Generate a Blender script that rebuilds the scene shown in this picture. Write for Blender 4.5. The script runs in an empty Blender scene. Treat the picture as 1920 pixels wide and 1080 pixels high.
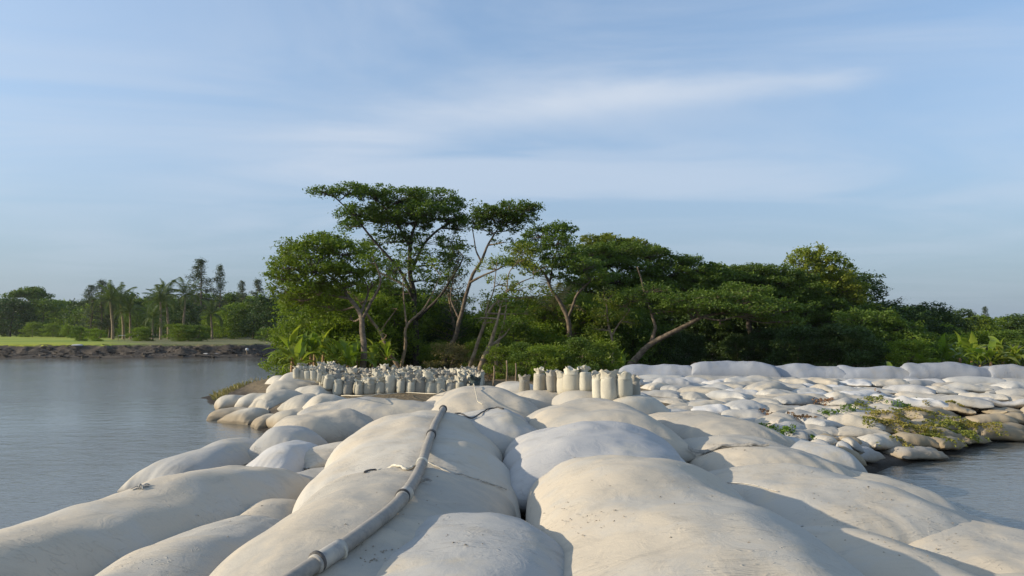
import bpy, math, random
import numpy as np
from mathutils import Vector

# ------------------------------------------------------------------ camera, sky, sun
SC = bpy.context.scene
COL = SC.collection
F = 1379.0                 # focal length in pixels of a 1920 wide picture
H = 3.0                    # eye height above the water, metres
PITCH = math.atan(82 / F)
SUN_EL = math.radians(18.5)
SUN_VEC = (-0.985, -0.09)   # horizontal direction towards the sun

cam_data = bpy.data.cameras.new('camera')
cam = bpy.data.objects.new('camera', cam_data)
COL.objects.link(cam)
cam.location = (0, 0, H)
cam.rotation_euler = (math.radians(90) + PITCH, 0, 0)
cam_data.sensor_width = 36
cam_data.lens = 36 * F / 1920
cam_data.clip_start = 0.05
cam_data.clip_end = 6000
SC.camera = cam

SC.view_settings.view_transform = 'Standard'
SC.view_settings.look = 'None'
SC.view_settings.gamma = 1
SC.view_settings.use_curve_mapping = False
SC.view_settings.exposure = 0.30
SC.cycles.max_bounces = 8
SC.cycles.diffuse_bounces = 3
SC.cycles.transmission_bounces = 4
SC.cycles.use_denoising = True

sun_az = math.atan2(SUN_VEC[0], SUN_VEC[1])
sd = bpy.data.lights.new('sun', 'SUN')
sd.energy = 4.3
sd.angle = math.radians(0.6)
sd.color = (1.0, 0.87, 0.68)
sun = bpy.data.objects.new('sun', sd)
COL.objects.link(sun)
n_ = math.hypot(*SUN_VEC)
to_sun = Vector((SUN_VEC[0] / n_ * math.cos(SUN_EL), SUN_VEC[1] / n_ * math.cos(SUN_EL), math.sin(SUN_EL)))
sun.rotation_euler = to_sun.to_track_quat('Z', 'Y').to_euler()

world = bpy.data.worlds.new('World')
SC.world = world
world.use_nodes = True


class NT:
    """small helper round a node tree"""
    def __init__(s, tree):
        s.t = tree
        tree.nodes.clear()

    def n(s, kind, ins=None, **props):
        nd = s.t.nodes.new(kind)
        for k, v in props.items():
            setattr(nd, k, v)
        for k, v in (ins or {}).items():
            s.put(nd.inputs[k], v)
        return nd

    def put(s, sock, v):
        if isinstance(v, bpy.types.NodeSocket):
            s.t.links.new(v, sock)
        elif isinstance(v, (tuple, list)) and len(v) == 3 and sock.type == 'RGBA':
            sock.default_value = (*v, 1)
        else:
            sock.default_value = v

    def math(s, op, a, b=0.0, c=0.0, clamp=False):
        nd = s.n('ShaderNodeMath', {0: a, 1: b, 2: c}, operation=op)
        nd.use_clamp = clamp
        return nd.outputs[0]

    def ramp(s, fac, lo, hi, a=0.0, b=1.0):
        nd = s.n('ShaderNodeMapRange', {0: fac, 1: lo, 2: hi, 3: a, 4: b})
        nd.interpolation_type = 'SMOOTHSTEP'
        return nd.outputs[0]

    def mix(s, fac, a, b, mode='MIX'):
        nd = s.n('ShaderNodeMix', data_type='RGBA', blend_type=mode)
        s.put(nd.inputs[0], fac)
        s.put(nd.inputs[6], a)
        s.put(nd.inputs[7], b)
        return nd.outputs[2]

    def noise(s, vec, scale, detail=4, rough=0.5, dist=0.0):
        return s.n('ShaderNodeTexNoise', {'Vector': vec, 'Scale': scale, 'Detail': detail, 'Roughness': rough, 'Distortion': dist}).outputs[0]


W = NT(world.node_tree)
sky = W.n('ShaderNodeTexSky', sky_type='NISHITA', sun_disc=False, sun_elevation=SUN_EL, sun_rotation=sun_az,
          altitude=0, air_density=1.0, dust_density=1.6, ozone_density=2.2)
tc = W.n('ShaderNodeTexCoord')
sx = W.n('ShaderNodeSeparateXYZ', {0: tc.outputs['Generated']})
zc = W.math('MAXIMUM', sx.outputs[2], 0.02)
zz = W.math('ADD', zc, 0.05)
cx_ = W.math('DIVIDE', sx.outputs[0], zz)
cy_ = W.math('DIVIDE', sx.outputs[1], zz)
cp = W.n('ShaderNodeCombineXYZ', {0: cx_, 1: cy_, 2: 0.0}).outputs[0]
# thin cirrus veil lying on a high plane, drawn out east-west, plus one long streak
warp = W.noise(cp, 0.5, 3)
cp2 = W.n('ShaderNodeMapping', {0: cp, 'Rotation': (0, 0, math.radians(-24)), 'Scale': (0.42, 0.72, 1)}).outputs[0]
veil = W.noise(cp2, 1.25, 7, 0.54, 0.9)
veil = W.ramp(veil, 0.33, 0.64)
cp3 = W.n('ShaderNodeMapping', {0: cp, 'Location': (3.3, 1.7, 0), 'Rotation': (0, 0, math.radians(-20)), 'Scale': (0.3, 0.5, 1)}).outputs[0]
big = W.ramp(W.noise(cp3, 0.9, 3, 0.5), 0.34, 0.60, 0.30, 1.0)
veil = W.math('MULTIPLY', veil, big)
# streak: y = a + b x + c x^2 on the cloud plane
fine = W.noise(cp, 2.2, 6, 0.6, 0.3)
x2 = W.math('MULTIPLY', cx_, cx_)
yc = W.math('ADD', W.math('MULTIPLY', cx_, -0.44), W.math('MULTIPLY', x2, 0.13))
yc = W.math('ADD', yc, 2.81)
dy = W.math('SUBTRACT', cy_, yc)
dy = W.math('ADD', dy, W.math('MULTIPLY', W.math('SUBTRACT', fine, 0.5), 0.35))
wdt = W.ramp(cx_, -1.6, 1.25, 0.46, 0.10)
q = W.math('DIVIDE', dy, wdt)
streak = W.math('POWER', 2.718, W.math('MULTIPLY', W.math('MULTIPLY', q, q), -1.0))
streak = W.math('MULTIPLY', streak, W.ramp(cx_, 1.32, 1.05))
streak = W.math('MULTIPLY', streak, W.ramp(cx_, -2.6, 0.2, 0.1, 1.0))
streak = W.math('MULTIPLY', streak, W.ramp(fine, 0.1, 0.7, 0.7, 1.0))
cl = W.math('ADD', W.math('MULTIPLY', W.math('MULTIPLY', veil, W.ramp(sx.outputs[2], 0.04, 0.22, 0.15, 1.0)), 0.56), W.math('MULTIPLY', streak, 0.52), clamp=True)
base = W.mix(1.0, sky.outputs[0], (1.52, 1.70, 1.78), 'MULTIPLY')
low = W.n('ShaderNodeMapRange', {0: sx.outputs[2], 1: 0.0, 2: 0.50, 3: 0.92, 4: 0.15}).outputs[0]
base = W.mix(low, base, W.mix(W.ramp(sx.outputs[2], 0.0, 0.25), (2.15, 2.72, 3.45), (2.75, 3.45, 4.6)))
col = W.mix(cl, base, (4.5, 5.1, 6.0))
bg = W.n('ShaderNodeBackground', {'Color': col, 'Strength': 0.112})
W.n('ShaderNodeOutputWorld', {'Surface': bg.outputs[0]})

# ------------------------------------------------------------------ pixel rays of the photograph -> metres
CP, SP = math.cos(PITCH), math.sin(PITCH)


def ray(px, py):
    a = (px - 960) / F
    b = (540 - py) / F
    return a, CP - SP * b, SP + CP * b


def at_z(px, py, z):
    a, y, u = ray(px, py)
    t = (z - H) / u
    return np.array([a * t, y * t, z])


def at_d(px, py, D):
    a, y, u = ray(px, py)
    t = D / y
    return np.array([a * t, D, H + u * t])


# ------------------------------------------------------------------ noise
_rs = np.random.RandomState(7)
_perm = np.concatenate([_rs.permutation(256)] * 3)
_grad = _rs.normal(size=(256, 3))
_grad /= np.linalg.norm(_grad, axis=1)[:, None]


def perlin(x, y, z):
    x, y, z = np.broadcast_arrays(np.asarray(x, float), np.asarray(y, float), np.asarray(z, float))
    xi, yi, zi = np.floor(x).astype(int), np.floor(y).astype(int), np.floor(z).astype(int)
    xf, yf, zf = x - xi, y - yi, z - zi
    u, v, w = (t * t * t * (t * (t * 6 - 15) + 10) for t in (xf, yf, zf))
    out = 0
    for i in (0, 1):
        for j in (0, 1):
            for k in (0, 1):
                g = _grad[_perm[_perm[_perm[(xi + i) & 255] + ((yi + j) & 255)] + ((zi + k) & 255)]]
                d = g[..., 0] * (xf - i) + g[..., 1] * (yf - j) + g[..., 2] * (zf - k)
                out = out + d * (u if i else 1 - u) * (v if j else 1 - v) * (w if k else 1 - w)
    return out * 1.6


def fbm(x, y, z, oct=4, rough=0.5):
    s, a = 0, 1.0
    for i in range(oct):
        s = s + a * perlin(x * 2 ** i, y * 2 ** i, z * 2 ** i + i * 7.3)
        a *= rough
    return s


def sstep(a, b, x):
    t = np.clip((x - a) / (b - a), 0, 1)
    return t * t * (3 - 2 * t)


# ------------------------------------------------------------------ objects
def mesh_np(name, verts, faces, uv=None, smooth=True):
    """verts (n,3), faces (m,3) or (m,4) arrays, or a list of such arrays"""
    verts = np.asarray(verts, dtype=np.float32)
    if isinstance(faces, np.ndarray):
        faces = [faces]
    faces = [np.asarray(f, dtype=np.int32) for f in faces if len(f)]
    me = bpy.data.meshes.new(name)
    me.vertices.add(len(verts))
    me.vertices.foreach_set('co', verts.ravel())
    loops = np.concatenate([f.ravel() for f in faces])
    sizes = np.concatenate([np.full(len(f), f.shape[1], dtype=np.int32) for f in faces])
    starts = np.concatenate([[0], np.cumsum(sizes)[:-1]]).astype(np.int32)
    me.loops.add(len(loops))
    me.loops.foreach_set('vertex_index', loops.astype(np.int32))
    me.polygons.add(len(sizes))
    me.polygons.foreach_set('loop_start', starts)
    me.update(calc_edges=True)
    me.validate()
    me.polygons.foreach_set('use_smooth', np.full(len(me.polygons), smooth, dtype=bool))
    return me


def obj(name, me, mat=None, parent=None, loc=None):
    o = bpy.data.objects.new(name, me)
    COL.objects.link(o)
    if mat is not None and me is not None and not me.materials:
        me.materials.append(mat)
    if loc is not None:
        o.location = loc
    if parent is not None:
        o.parent = parent
    return o


def tag(o, label=None, cat=None, group=None, kind=None):
    if label:
        o['label'] = label
    if cat:
        o['category'] = cat
    if group:
        o['group'] = group
    if kind:
        o['kind'] = kind
    return o


def thing(name, label, cat, loc=(0, 0, 0), group=None, rz=0):
    o = bpy.data.objects.new(name, None)
    COL.objects.link(o)
    o.empty_display_size = 0.2
    o.location = loc
    o.rotation_euler = (0, 0, rz)
    return tag(o, label, cat, group)


def dup(o, parent=None):
    c = o.copy()
    COL.objects.link(c)
    c.parent = parent
    for ch in list(o.children):
        dup(ch, c)
    return c


class Geo:
    """collects pieces of one mesh"""
    def __init__(s):
        s.v, s.q, s.t, s.n = [], [], [], 0

    def add(s, v, quads=None, tris=None):
        v = np.asarray(v, float)
        if quads is not None and len(quads):
            s.q.append(np.asarray(quads) + s.n)
        if tris is not None and len(tris):
            s.t.append(np.asarray(tris) + s.n)
        s.v.append(v)
        s.n += len(v)

    def mesh(s, name, smooth=True):
        fs = []
        if s.q:
            fs.append(np.concatenate(s.q))
        if s.t:
            fs.append(np.concatenate(s.t))
        return mesh_np(name, np.concatenate(s.v), fs, smooth=smooth)


def spline(pts, per=6):
    """Catmull-Rom through rows of pts (any number of columns)"""
    p = np.asarray(pts, float)
    if len(p) < 3:
        t = np.linspace(0, 1, per + 1)[:, None]
        return p[0] * (1 - t) + p[-1] * t
    e = np.vstack([2 * p[0] - p[1], p, 2 * p[-1] - p[-2]])
    out = []
    for i in range(1, len(e) - 2):
        t = np.linspace(0, 1, per, endpoint=False)[:, None]
        a, b, c, d = e[i - 1], e[i], e[i + 1], e[i + 2]
        out.append(0.5 * (2 * b + (c - a) * t + (2 * a - 5 * b + 4 * c - d) * t ** 2 + (3 * b - a - 3 * c + d) * t ** 3))
    out.append(p[-1:])
    return np.vstack(out)


def tube(geo, pts, rad, seg=8, rough=0.0, caps=True):
    p = np.asarray(pts, float)
    r = np.broadcast_to(np.asarray(rad, float), (len(p),))
    tan = np.gradient(p, axis=0)
    tan /= np.linalg.norm(tan, axis=1)[:, None] + 1e-9
    ref = np.array([0, 0, 1.0]) if abs(tan[0][2]) < 0.9 else np.array([1.0, 0, 0])
    a0 = np.cross(tan[0], ref)
    a0 /= np.linalg.norm(a0)
    ring, vs = np.linspace(0, 2 * math.pi, seg, endpoint=False), []
    for i in range(len(p)):
        a0 = a0 - tan[i] * np.dot(a0, tan[i])
        a0 /= np.linalg.norm(a0) + 1e-9
        b0 = np.cross(tan[i], a0)
        rr = r[i] * (1 + rough * np.sin(ring * 3 + i * 1.3) * np.cos(ring * 2 + i * 2.1))
        vs.append(p[i] + np.outer(np.cos(ring) * rr, a0) + np.outer(np.sin(ring) * rr, b0))
    v = np.vstack(vs)
    i, j = np.meshgrid(np.arange(len(p) - 1), np.arange(seg), indexing='ij')
    j2 = (j + 1) % seg
    q = np.stack([i * seg + j, i * seg + j2, (i + 1) * seg + j2, (i + 1) * seg + j], -1).reshape(-1, 4)
    t = []
    if caps:
        v = np.vstack([v, p[:1], p[-1:]])
        k = len(p) * seg
        for s_ in range(seg):
            t.append([k, (s_ + 1) % seg, s_])
            t.append([k + 1, (len(p) - 1) * seg + s_, (len(p) - 1) * seg + (s_ + 1) % seg])
    geo.add(v, q, np.array(t) if t else None)


# ------------------------------------------------------------------ materials
def material(name):
    m = bpy.data.materials.new(name)
    m.use_nodes = True
    return m, NT(m.node_tree)


def finish(nt, **ins):
    rename = {'color': 'Base Color', 'rough': 'Roughness', 'normal': 'Normal', 'spec': 'Specular IOR Level', 'metal': 'Metallic', 'sheen': 'Sheen Weight', 'ior': 'IOR'}
    b = nt.n('ShaderNodeBsdfPrincipled', {rename[k]: v for k, v in ins.items()})
    nt.n('ShaderNodeOutputMaterial', {'Surface': b.outputs[0]})
    return b


def bump(nt, height, strength, dist, normal=None):
    ins = {'Height': height, 'Strength': strength, 'Distance': dist}
    if normal is not None:
        ins['Normal'] = normal
    return nt.n('ShaderNodeBump', ins).outputs[0]


def bag_material(name, base, sand, dust=0.5, wet=True, weave=True):
    m, t = material(name)
    g = t.n('ShaderNodeNewGeometry')
    pos = g.outputs['Position']
    info = t.n('ShaderNodeObjectInfo').outputs['Random']
    shift = t.n('ShaderNodeVectorMath', {0: pos, 1: t.n('ShaderNodeCombineXYZ', {0: t.math('MULTIPLY', info, 37), 1: 0.0, 2: 0.0}).outputs[0]}, operation='ADD').outputs[0]
    n1 = t.noise(shift, 0.55, 6, 0.6, 0.6)
    n2 = t.noise(shift, 2.6, 6, 0.65, 0.4)
    n3 = t.noise(shift, 42, 4, 0.7)
    # every bag its own shade
    tone = t.ramp(info, 0.0, 1.0, 0.80, 1.10)
    c = t.mix(1.0, base, t.n('ShaderNodeCombineXYZ', {0: tone, 1: tone, 2: tone}).outputs[0], 'MULTIPLY')
    # dried sand lies where the cloth faces up
    nz = t.n('ShaderNodeSeparateXYZ', {0: g.outputs['Normal']}).outputs[2]
    up = t.ramp(nz, 0.15, 0.95)
    dustf = t.math('MULTIPLY', t.ramp(t.math('ADD', n1, t.math('MULTIPLY', t.math('SUBTRACT', n2, 0.5), 0.5)), 0.66 - 0.36 * dust, 0.78 - 0.2 * dust), t.math('ADD', t.math('MULTIPLY', up, 0.7), 0.3))
    c = t.mix(t.math('MULTIPLY', dustf, 0.9), c, sand)
    # blotches of damp silt
    st = t.ramp(t.noise(shift, 1.3, 7, 0.68, 1.2), 0.53, 0.70)
    c = t.mix(t.math('MULTIPLY', st, 0.34), c, (0.30, 0.27, 0.22))
    # streaks dragged along by feet and ropes
    mp = t.n('ShaderNodeMapping', {0: shift, 'Rotation': (0, 0, 0.5), 'Scale': (1.6, 9, 4)}).outputs[0]
    sk = t.ramp(t.noise(mp, 1.4, 6, 0.62, 1.0), 0.60, 0.72)
    c = t.mix(t.math('MULTIPLY', sk, 0.30), c, (0.33, 0.29, 0.24))
    # crumbs
    cr = t.ramp(n3, 0.66, 0.74)
    clus = t.ramp(t.noise(shift, 1.9, 3), 0.54, 0.64)
    c = t.mix(t.math('MULTIPLY', t.math('MULTIPLY', cr, clus), 0.65), c, (0.17, 0.13, 0.10))
    mp2 = t.n('ShaderNodeMapping', {0: shift, 'Rotation': (0, 0, 1.1), 'Scale': (1.0, 5, 2)}).outputs[0]
    rg = t.math('ABSOLUTE', t.math('SUBTRACT', t.noise(mp2, 0.9, 3, 0.5, 2.2), 0.5))
    gate = t.ramp(t.noise(shift, 0.8, 3), 0.48, 0.62)
    lineA = t.math('MULTIPLY', t.ramp(rg, 0.0, 0.022, 1.0, 0.0), gate)
    grain = t.ramp(t.noise(shift, 230, 2), 0.2, 0.8, 0.91, 1.08)
    c = t.mix(1.0, c, t.n('ShaderNodeCombineXYZ', {0: grain, 1: grain, 2: grain}).outputs[0], 'MULTIPLY')
    if wet:
        pz = t.n('ShaderNodeSeparateXYZ', {0: pos}).outputs[2]
        wz = t.math('ADD', pz, t.math('MULTIPLY', t.math('SUBTRACT', n2, 0.5), 0.25))
        c = t.mix(t.ramp(wz, 0.50, 0.16, 0, 0.72), c, (0.25, 0.185, 0.105))
        c = t.mix(t.ramp(wz, 0.13, 0.05, 0, 0.6), c, (0.11, 0.09, 0.06))
    c = t.mix(t.math('MULTIPLY', lineA, 0.2), c, (0.25, 0.22, 0.18))
    # cloth: soft wrinkles, finer creases, weave
    wr = t.noise(shift, 3.2, 5, 0.55, 1.6)
    mp2 = t.n('ShaderNodeMapping', {0: shift, 'Rotation': (0, 0, 1.1), 'Scale': (1.0, 5, 2)}).outputs[0]
    cre = t.n('ShaderNodeTexNoise', {'Vector': mp2, 'Scale': 1.7, 'Detail': 5, 'Roughness': 0.6, 'Distortion': 1.5}, noise_type='RIDGED_MULTIFRACTAL' if hasattr(bpy.types, 'xx') else 'FBM').outputs[0]
    nrm = bump(t, wr, 0.20, 0.05)
    nrm = bump(t, cre, 0.14, 0.03, nrm)
    nrm = bump(t, lineA, 0.35, 0.02, nrm)
    nrm = bump(t, n3, 0.35, 0.004, nrm)
    if weave:
        wv = t.noise(shift, 320, 1)
        nrm = bump(t, wv, 0.25, 0.002, nrm)
    finish(t, color=c, rough=0.88, normal=nrm, spec=0.22)
    return m


M = {}
M['bag'] = bag_material('geotextile_grey', (0.43, 0.415, 0.38), (0.51, 0.445, 0.34), 0.5)
M['bag_sandy'] = bag_material('geotextile_sandy', (0.465, 0.43, 0.365), (0.53, 0.455, 0.345), 0.8)
M['bag_white'] = bag_material('geotextile_white', (0.54, 0.525, 0.50), (0.54, 0.495, 0.42), 0.45)
M['bag_cream'] = bag_material('geotextile_cream', (0.51, 0.47, 0.39), (0.48, 0.42, 0.32), 0.6)
M['tube'] = bag_material('geotextile_tube_shaded', (0.29, 0.305, 0.33), (0.33, 0.32, 0.30), 0.4)  # darker and bluer than the bags: tree shade mixed into the cloth colour
M['sack'] = bag_material('woven_sack_white', (0.52, 0.485, 0.385), (0.42, 0.36, 0.26), 0.6, wet=False)
M['sack_dull'] = bag_material('woven_sack_dull', (0.33, 0.31, 0.26), (0.29, 0.245, 0.18), 0.75, wet=False)
M['bag_wet'] = bag_material('geotextile_silty', (0.34, 0.285, 0.20), (0.36, 0.285, 0.185), 0.7)


def simple(name, c1, c2, scale=8, rough=0.8, bmp=0.3, dist=0.01, spec=0.3, detail=5, lo=0.35, hi=0.65, metal=0.0):
    m, t = material(name)
    tc = t.n('ShaderNodeTexCoord').outputs['Object']
    n = t.noise(tc, scale, detail, 0.6, 0.4)
    c = t.mix(t.ramp(n, lo, hi), c1, c2)
    finish(t, color=c, rough=rough, normal=bump(t, n, bmp, dist), spec=spec, metal=metal)
    return m


def leaf_material(name, c1, c2, c3, trans=0.35, rough=0.55, spec=0.3):
    """leaf colour differs from leaf to leaf"""
    m, t = material(name)
    g = t.n('ShaderNodeNewGeometry')
    ri = g.outputs['Random Per Island']
    oi = t.n('ShaderNodeObjectInfo').outputs['Random']
    cl = t.noise(g.outputs['Position'], 0.55, 3)
    c = t.mix(t.ramp(ri, 0.0, 1.0), c1, c2)
    c = t.mix(t.ramp(cl, 0.42, 0.66), c, c3)
    k = t.math('ADD', t.math('MULTIPLY', oi, 0.3), 0.85)
    c = t.mix(1.0, c, t.n('ShaderNodeCombineXYZ', {0: k, 1: k, 2: k}).outputs[0], 'MULTIPLY')
    b = t.n('ShaderNodeBsdfPrincipled', {'Base Color': c, 'Roughness': rough, 'Specular IOR Level': spec})
    tr = t.n('ShaderNodeBsdfTranslucent', {'Color': t.mix(1.0, c, (1.15, 1.25, 0.6), 'MULTIPLY')})
    mx = t.n('ShaderNodeMixShader', {0: trans, 1: b.outputs[0], 2: tr.outputs[0]})
    t.n('ShaderNodeOutputMaterial', {'Surface': mx.outputs[0]})
    return m


M['leaf_dark'] = leaf_material('leaf_dark', (0.068, 0.120, 0.018), (0.128, 0.183, 0.027), (0.100, 0.152, 0.021))
M['leaf_mid'] = leaf_material('leaf_mid', (0.122, 0.195, 0.018), (0.213, 0.275, 0.029), (0.171, 0.226, 0.022))
M['leaf_light'] = leaf_material('leaf_light', (0.15, 0.20, 0.022), (0.23, 0.26, 0.035), (0.20, 0.22, 0.028))
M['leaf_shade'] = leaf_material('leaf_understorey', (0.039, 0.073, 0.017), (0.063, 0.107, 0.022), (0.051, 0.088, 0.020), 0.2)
M['leaf_banana'] = leaf_material('leaf_banana', (0.15, 0.22, 0.025), (0.20, 0.28, 0.035), (0.25, 0.28, 0.045), 0.45, 0.4)
M['leaf_palm'] = leaf_material('leaf_palm', (0.075, 0.11, 0.025), (0.11, 0.14, 0.035), (0.09, 0.12, 0.03), 0.3)
M['leaf_dry'] = leaf_material('leaf_dry', (0.26, 0.22, 0.09), (0.33, 0.26, 0.12), (0.24, 0.22, 0.07), 0.3)
M['leaf_needle'] = leaf_material('leaf_needle', (0.055, 0.078, 0.034), (0.075, 0.10, 0.042), (0.062, 0.086, 0.038), 0.2)
M['bark'] = simple('bark', (0.085, 0.065, 0.045), (0.19, 0.145, 0.10), 6, 0.9, 0.6, 0.02)
M['bark_pale'] = simple('bark_pale', (0.17, 0.125, 0.08), (0.32, 0.24, 0.155), 5, 0.9, 0.5, 0.02)
M['bark_dark'] = simple('bark_dark', (0.045, 0.036, 0.028), (0.10, 0.08, 0.06), 6, 0.9, 0.5, 0.02)
M['banana_stem'] = simple('banana_stem', (0.24, 0.13, 0.06), (0.36, 0.24, 0.12), 7, 0.8, 0.4, 0.01)
# ------------------------------------------------------------------ land, water
SHORE = np.array([  # outline of the land (metres), the river lies outside it
    (-600, 86), (-120, 84.5), (-70, 83), (-52, 83.6), (-40, 84.5), (-33, 85.5), (-29.5, 87.5), (-28, 93), (-26.5, 96), (-25, 90), (-23.5, 80), (-20.5, 66),
    (-17.2, 55), (-13.2, 47), (-13.0, 41), (-14.4, 36.6), (-13.9, 33.6), (-12.3, 31.0), (-10.6, 28.4), (-9.9, 25.8),
    (-8.6, 24.2), (-7.0, 21.5), (-6.3, 17.5), (-6.4, 14), (-6.1, 10), (-6.2, 4), (-6.0, -14), (7.4, -14),
    (6.6, 4), (6.3, 9), (6.6, 12.2), (6.9, 14.2), (7.0, 15.5), (8.6, 16.8), (10.6, 18.2), (12.4, 19.7), (14.2, 21.3),
    (18, 22.2), (26, 23.6), (60, 27), (600, 40), (600, 1600), (-600, 1600)], float)


def shore_dist(x, y):
    """signed distance to the shoreline, positive inland"""
    best = np.full(x.shape, 1e9)
    inside = np.zeros(x.shape, bool)
    n = len(SHORE)
    for i in range(n):
        ax, ay = SHORE[i]
        bx, by = SHORE[(i + 1) % n]
        dx, dy = bx - ax, by - ay
        t = np.clip(((x - ax) * dx + (y - ay) * dy) / (dx * dx + dy * dy), 0, 1)
        best = np.minimum(best, np.hypot(x - ax - t * dx, y - ay - t * dy))
        cond = (ay > y) != (by > y)
        with np.errstate(divide='ignore', invalid='ignore'):
            xi = (bx - ax) * (y - ay) / (by - ay if by != ay else 1e-9) + ax
        inside ^= cond & (x < xi)
    return np.where(inside, best, -best)


def wall_y(x):
    """centre line of the long tube wall on the far side of the bag slope"""
    return 31.2 - 0.13 * (x - 5)


def land_z(x, y):
    x = np.asarray(x, float)
    y = np.asarray(y, float)
    d = shore_dist(x, y)
    wob = fbm(x * 0.35, y * 0.35, 3.1, 3) * 0.5
    d = d + wob * np.clip(np.abs(y - 18) * 0.05, 0, 1)
    # levels further in
    dike = 0.62 * sstep(0, 1.7, d)
    bank_r = np.clip(d, 0, None)
    slope = 0.08 + 0.92 * np.clip(bank_r / 11.5, 0, 1) ** 0.8 * sstep(-0.2, 0.9, d)
    grove = 0.70 * sstep(0, 2.4, d) + 0.12 * fbm(x * 0.2, y * 0.2, 9, 3) * sstep(0, 3, d)
    ridge = fbm(x * 0.55, y * 2.6, 5, 5, 0.62)
    field = (0.28 * sstep(0, 0.8, d) + 1.15 * sstep(1.6, 4.6, d + 0.8 * ridge) + 0.13 * ridge * sstep(0, 0.8, d) * sstep(9, 5, d)
             + 0.05 * fbm(x * 0.1, y * 0.1, 2, 3) * sstep(5, 12, d))
    z = dike
    right = sstep(2.6, 4.2, x) * sstep(12.8, 15.5, y)
    z = z * (1 - right) + slope * right
    g = sstep(24, 28, y) * (1 - sstep(3.2, 5, x) * (1 - sstep(31, 33, y)))
    g = np.where(x > 4, sstep(31, 33, y), g)
    z = z * (1 - g) + grove * g
    f = sstep(76, 80, y)
    z = z * (1 - f) + field * f
    under = -1.6 * sstep(0, 5, -d)
    return np.where(d > 0, z, under)


def axis(parts):
    out = []
    for a, b, s in parts:
        out.append(np.arange(a, b, s))
    return np.concatenate(out + [np.array([parts[-1][1]])])


gx = np.concatenate([-np.geomspace(600, 64, 26), axis([(-62, -20, 0.45), (-20, 24, 0.32), (24, 60, 1.5)]), np.geomspace(62, 600, 22)])
gy = np.concatenate([axis([(-14, 2, 1), (2, 48, 0.34), (48, 79, 0.9), (79, 95, 0.22), (95, 130, 1.5)]), np.geomspace(134, 1600, 26)])
GX, GY = np.meshgrid(gx, gy)
GZ = land_z(GX, GY)
i, j = np.meshgrid(np.arange(len(gy) - 1), np.arange(len(gx) - 1), indexing='ij')
k = len(gx)
q = np.stack([i * k + j, i * k + j + 1, (i + 1) * k + j + 1, (i + 1) * k + j], -1).reshape(-1, 4)
ground_me = mesh_np('ground', np.stack([GX, GY, GZ], -1).reshape(-1, 3), q)

m, t = material('ground')
g = t.n('ShaderNodeNewGeometry')
pos = g.outputs['Position']
sp_ = t.n('ShaderNodeSeparateXYZ', {0: pos})
nz = t.n('ShaderNodeSeparateXYZ', {0: g.outputs['Normal']}).outputs[2]
n_a = t.noise(pos, 0.12, 5, 0.6)
n_b = t.noise(pos, 1.5, 8, 0.7, 0.5)
n_c = t.noise(pos, 9, 6, 0.7)
mud = t.mix(t.ramp(n_b, 0.35, 0.65), (0.042, 0.035, 0.028), (0.115, 0.095, 0.074))
mud = t.mix(t.ramp(n_c, 0.5, 0.75, 0, 0.4), mud, (0.16, 0.135, 0.11))
litter = t.mix(t.ramp(n_c, 0.4, 0.6), (0.12, 0.09, 0.055), (0.22, 0.17, 0.10))
# rice field on the far bank, brightest near the water, meadow behind
fx = t.n('ShaderNodeMapping', {0: pos, 'Scale': (0.04, 0.16, 1)}).outputs[0]
fn = t.noise(fx, 1.0, 4, 0.6)
grass = t.mix(t.ramp(fn, 0.38, 0.62), (0.16, 0.24, 0.028), (0.36, 0.38, 0.035))
grass = t.mix(t.ramp(n_b, 0.4, 0.75, 0, 0.3), grass, (0.17, 0.19, 0.05))
scrub = t.mix(t.ramp(n_b, 0.35, 0.65), (0.09, 0.12, 0.035), (0.22, 0.18, 0.09))
# meadow green only to the west of x=-42, scrub and bare earth east of it
west = t.ramp(t.math('ADD', t.math('ADD', sp_.outputs[0], t.math('MULTIPLY', sp_.outputs[1], 0.55)), t.math('MULTIPLY', t.math('SUBTRACT', n_a, 0.5), 24)), -4, 8, 1, 0)
meadow = t.mix(west, scrub, grass)
high = t.ramp(t.math('ADD', sp_.outputs[2], t.math('MULTIPLY', t.math('SUBTRACT', n_b, 0.5), 0.3)), 1.22, 1.36)
flat = t.ramp(nz, 0.86, 0.97)
farm = t.math('MULTIPLY', high, flat)
low_g = t.mix(t.math('MULTIPLY', t.ramp(sp_.outputs[2], 0.25, 0.6), t.ramp(sp_.outputs[1], 78, 74)), mud, litter)
c = t.mix(farm, low_g, meadow)
c = t.mix(t.ramp(sp_.outputs[2], 0.12, 0.02), c, (0.045, 0.036, 0.026))
nb = bump(t, n_b, 0.9, 0.12)
nb = bump(t, n_c, 0.6, 0.03, nb)
finish(t, color=c, rough=0.9, normal=nb, spec=0.2)
M['ground'] = m
tag(obj('ground', ground_me, m), kind='structure')

m, t = material('river_water')
pos = t.n('ShaderNodeNewGeometry').outputs['Position']
mp = t.n('ShaderNodeMapping', {0: pos, 'Rotation': (0, 0, 0.35), 'Scale': (1.0, 1.7, 1)}).outputs[0]
w1 = t.noise(mp, 1.1, 4, 0.55, 0.4)
w2 = t.noise(mp, 6.5, 4, 0.6, 0.6)
w3 = t.noise(pos, 0.06, 3, 0.5)
calm = t.ramp(w3, 0.35, 0.65, 0.35, 1.0)
nrm = bump(t, w1, t.math('MULTIPLY', calm, 0.36), 0.10)
nrm = bump(t, w2, t.math('MULTIPLY', calm, 0.55), 0.022, nrm)
c = t.mix(t.ramp(w3, 0.3, 0.7), (0.125, 0.118, 0.096), (0.16, 0.15, 0.122))
finish(t, color=c, rough=0.07, normal=nrm, spec=0.5, ior=1.333)
M['water'] = m
xs = np.linspace(-800, 800, 41)
ys = np.linspace(-60, 1700, 45)
XX, YY = np.meshgrid(xs, ys)
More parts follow.
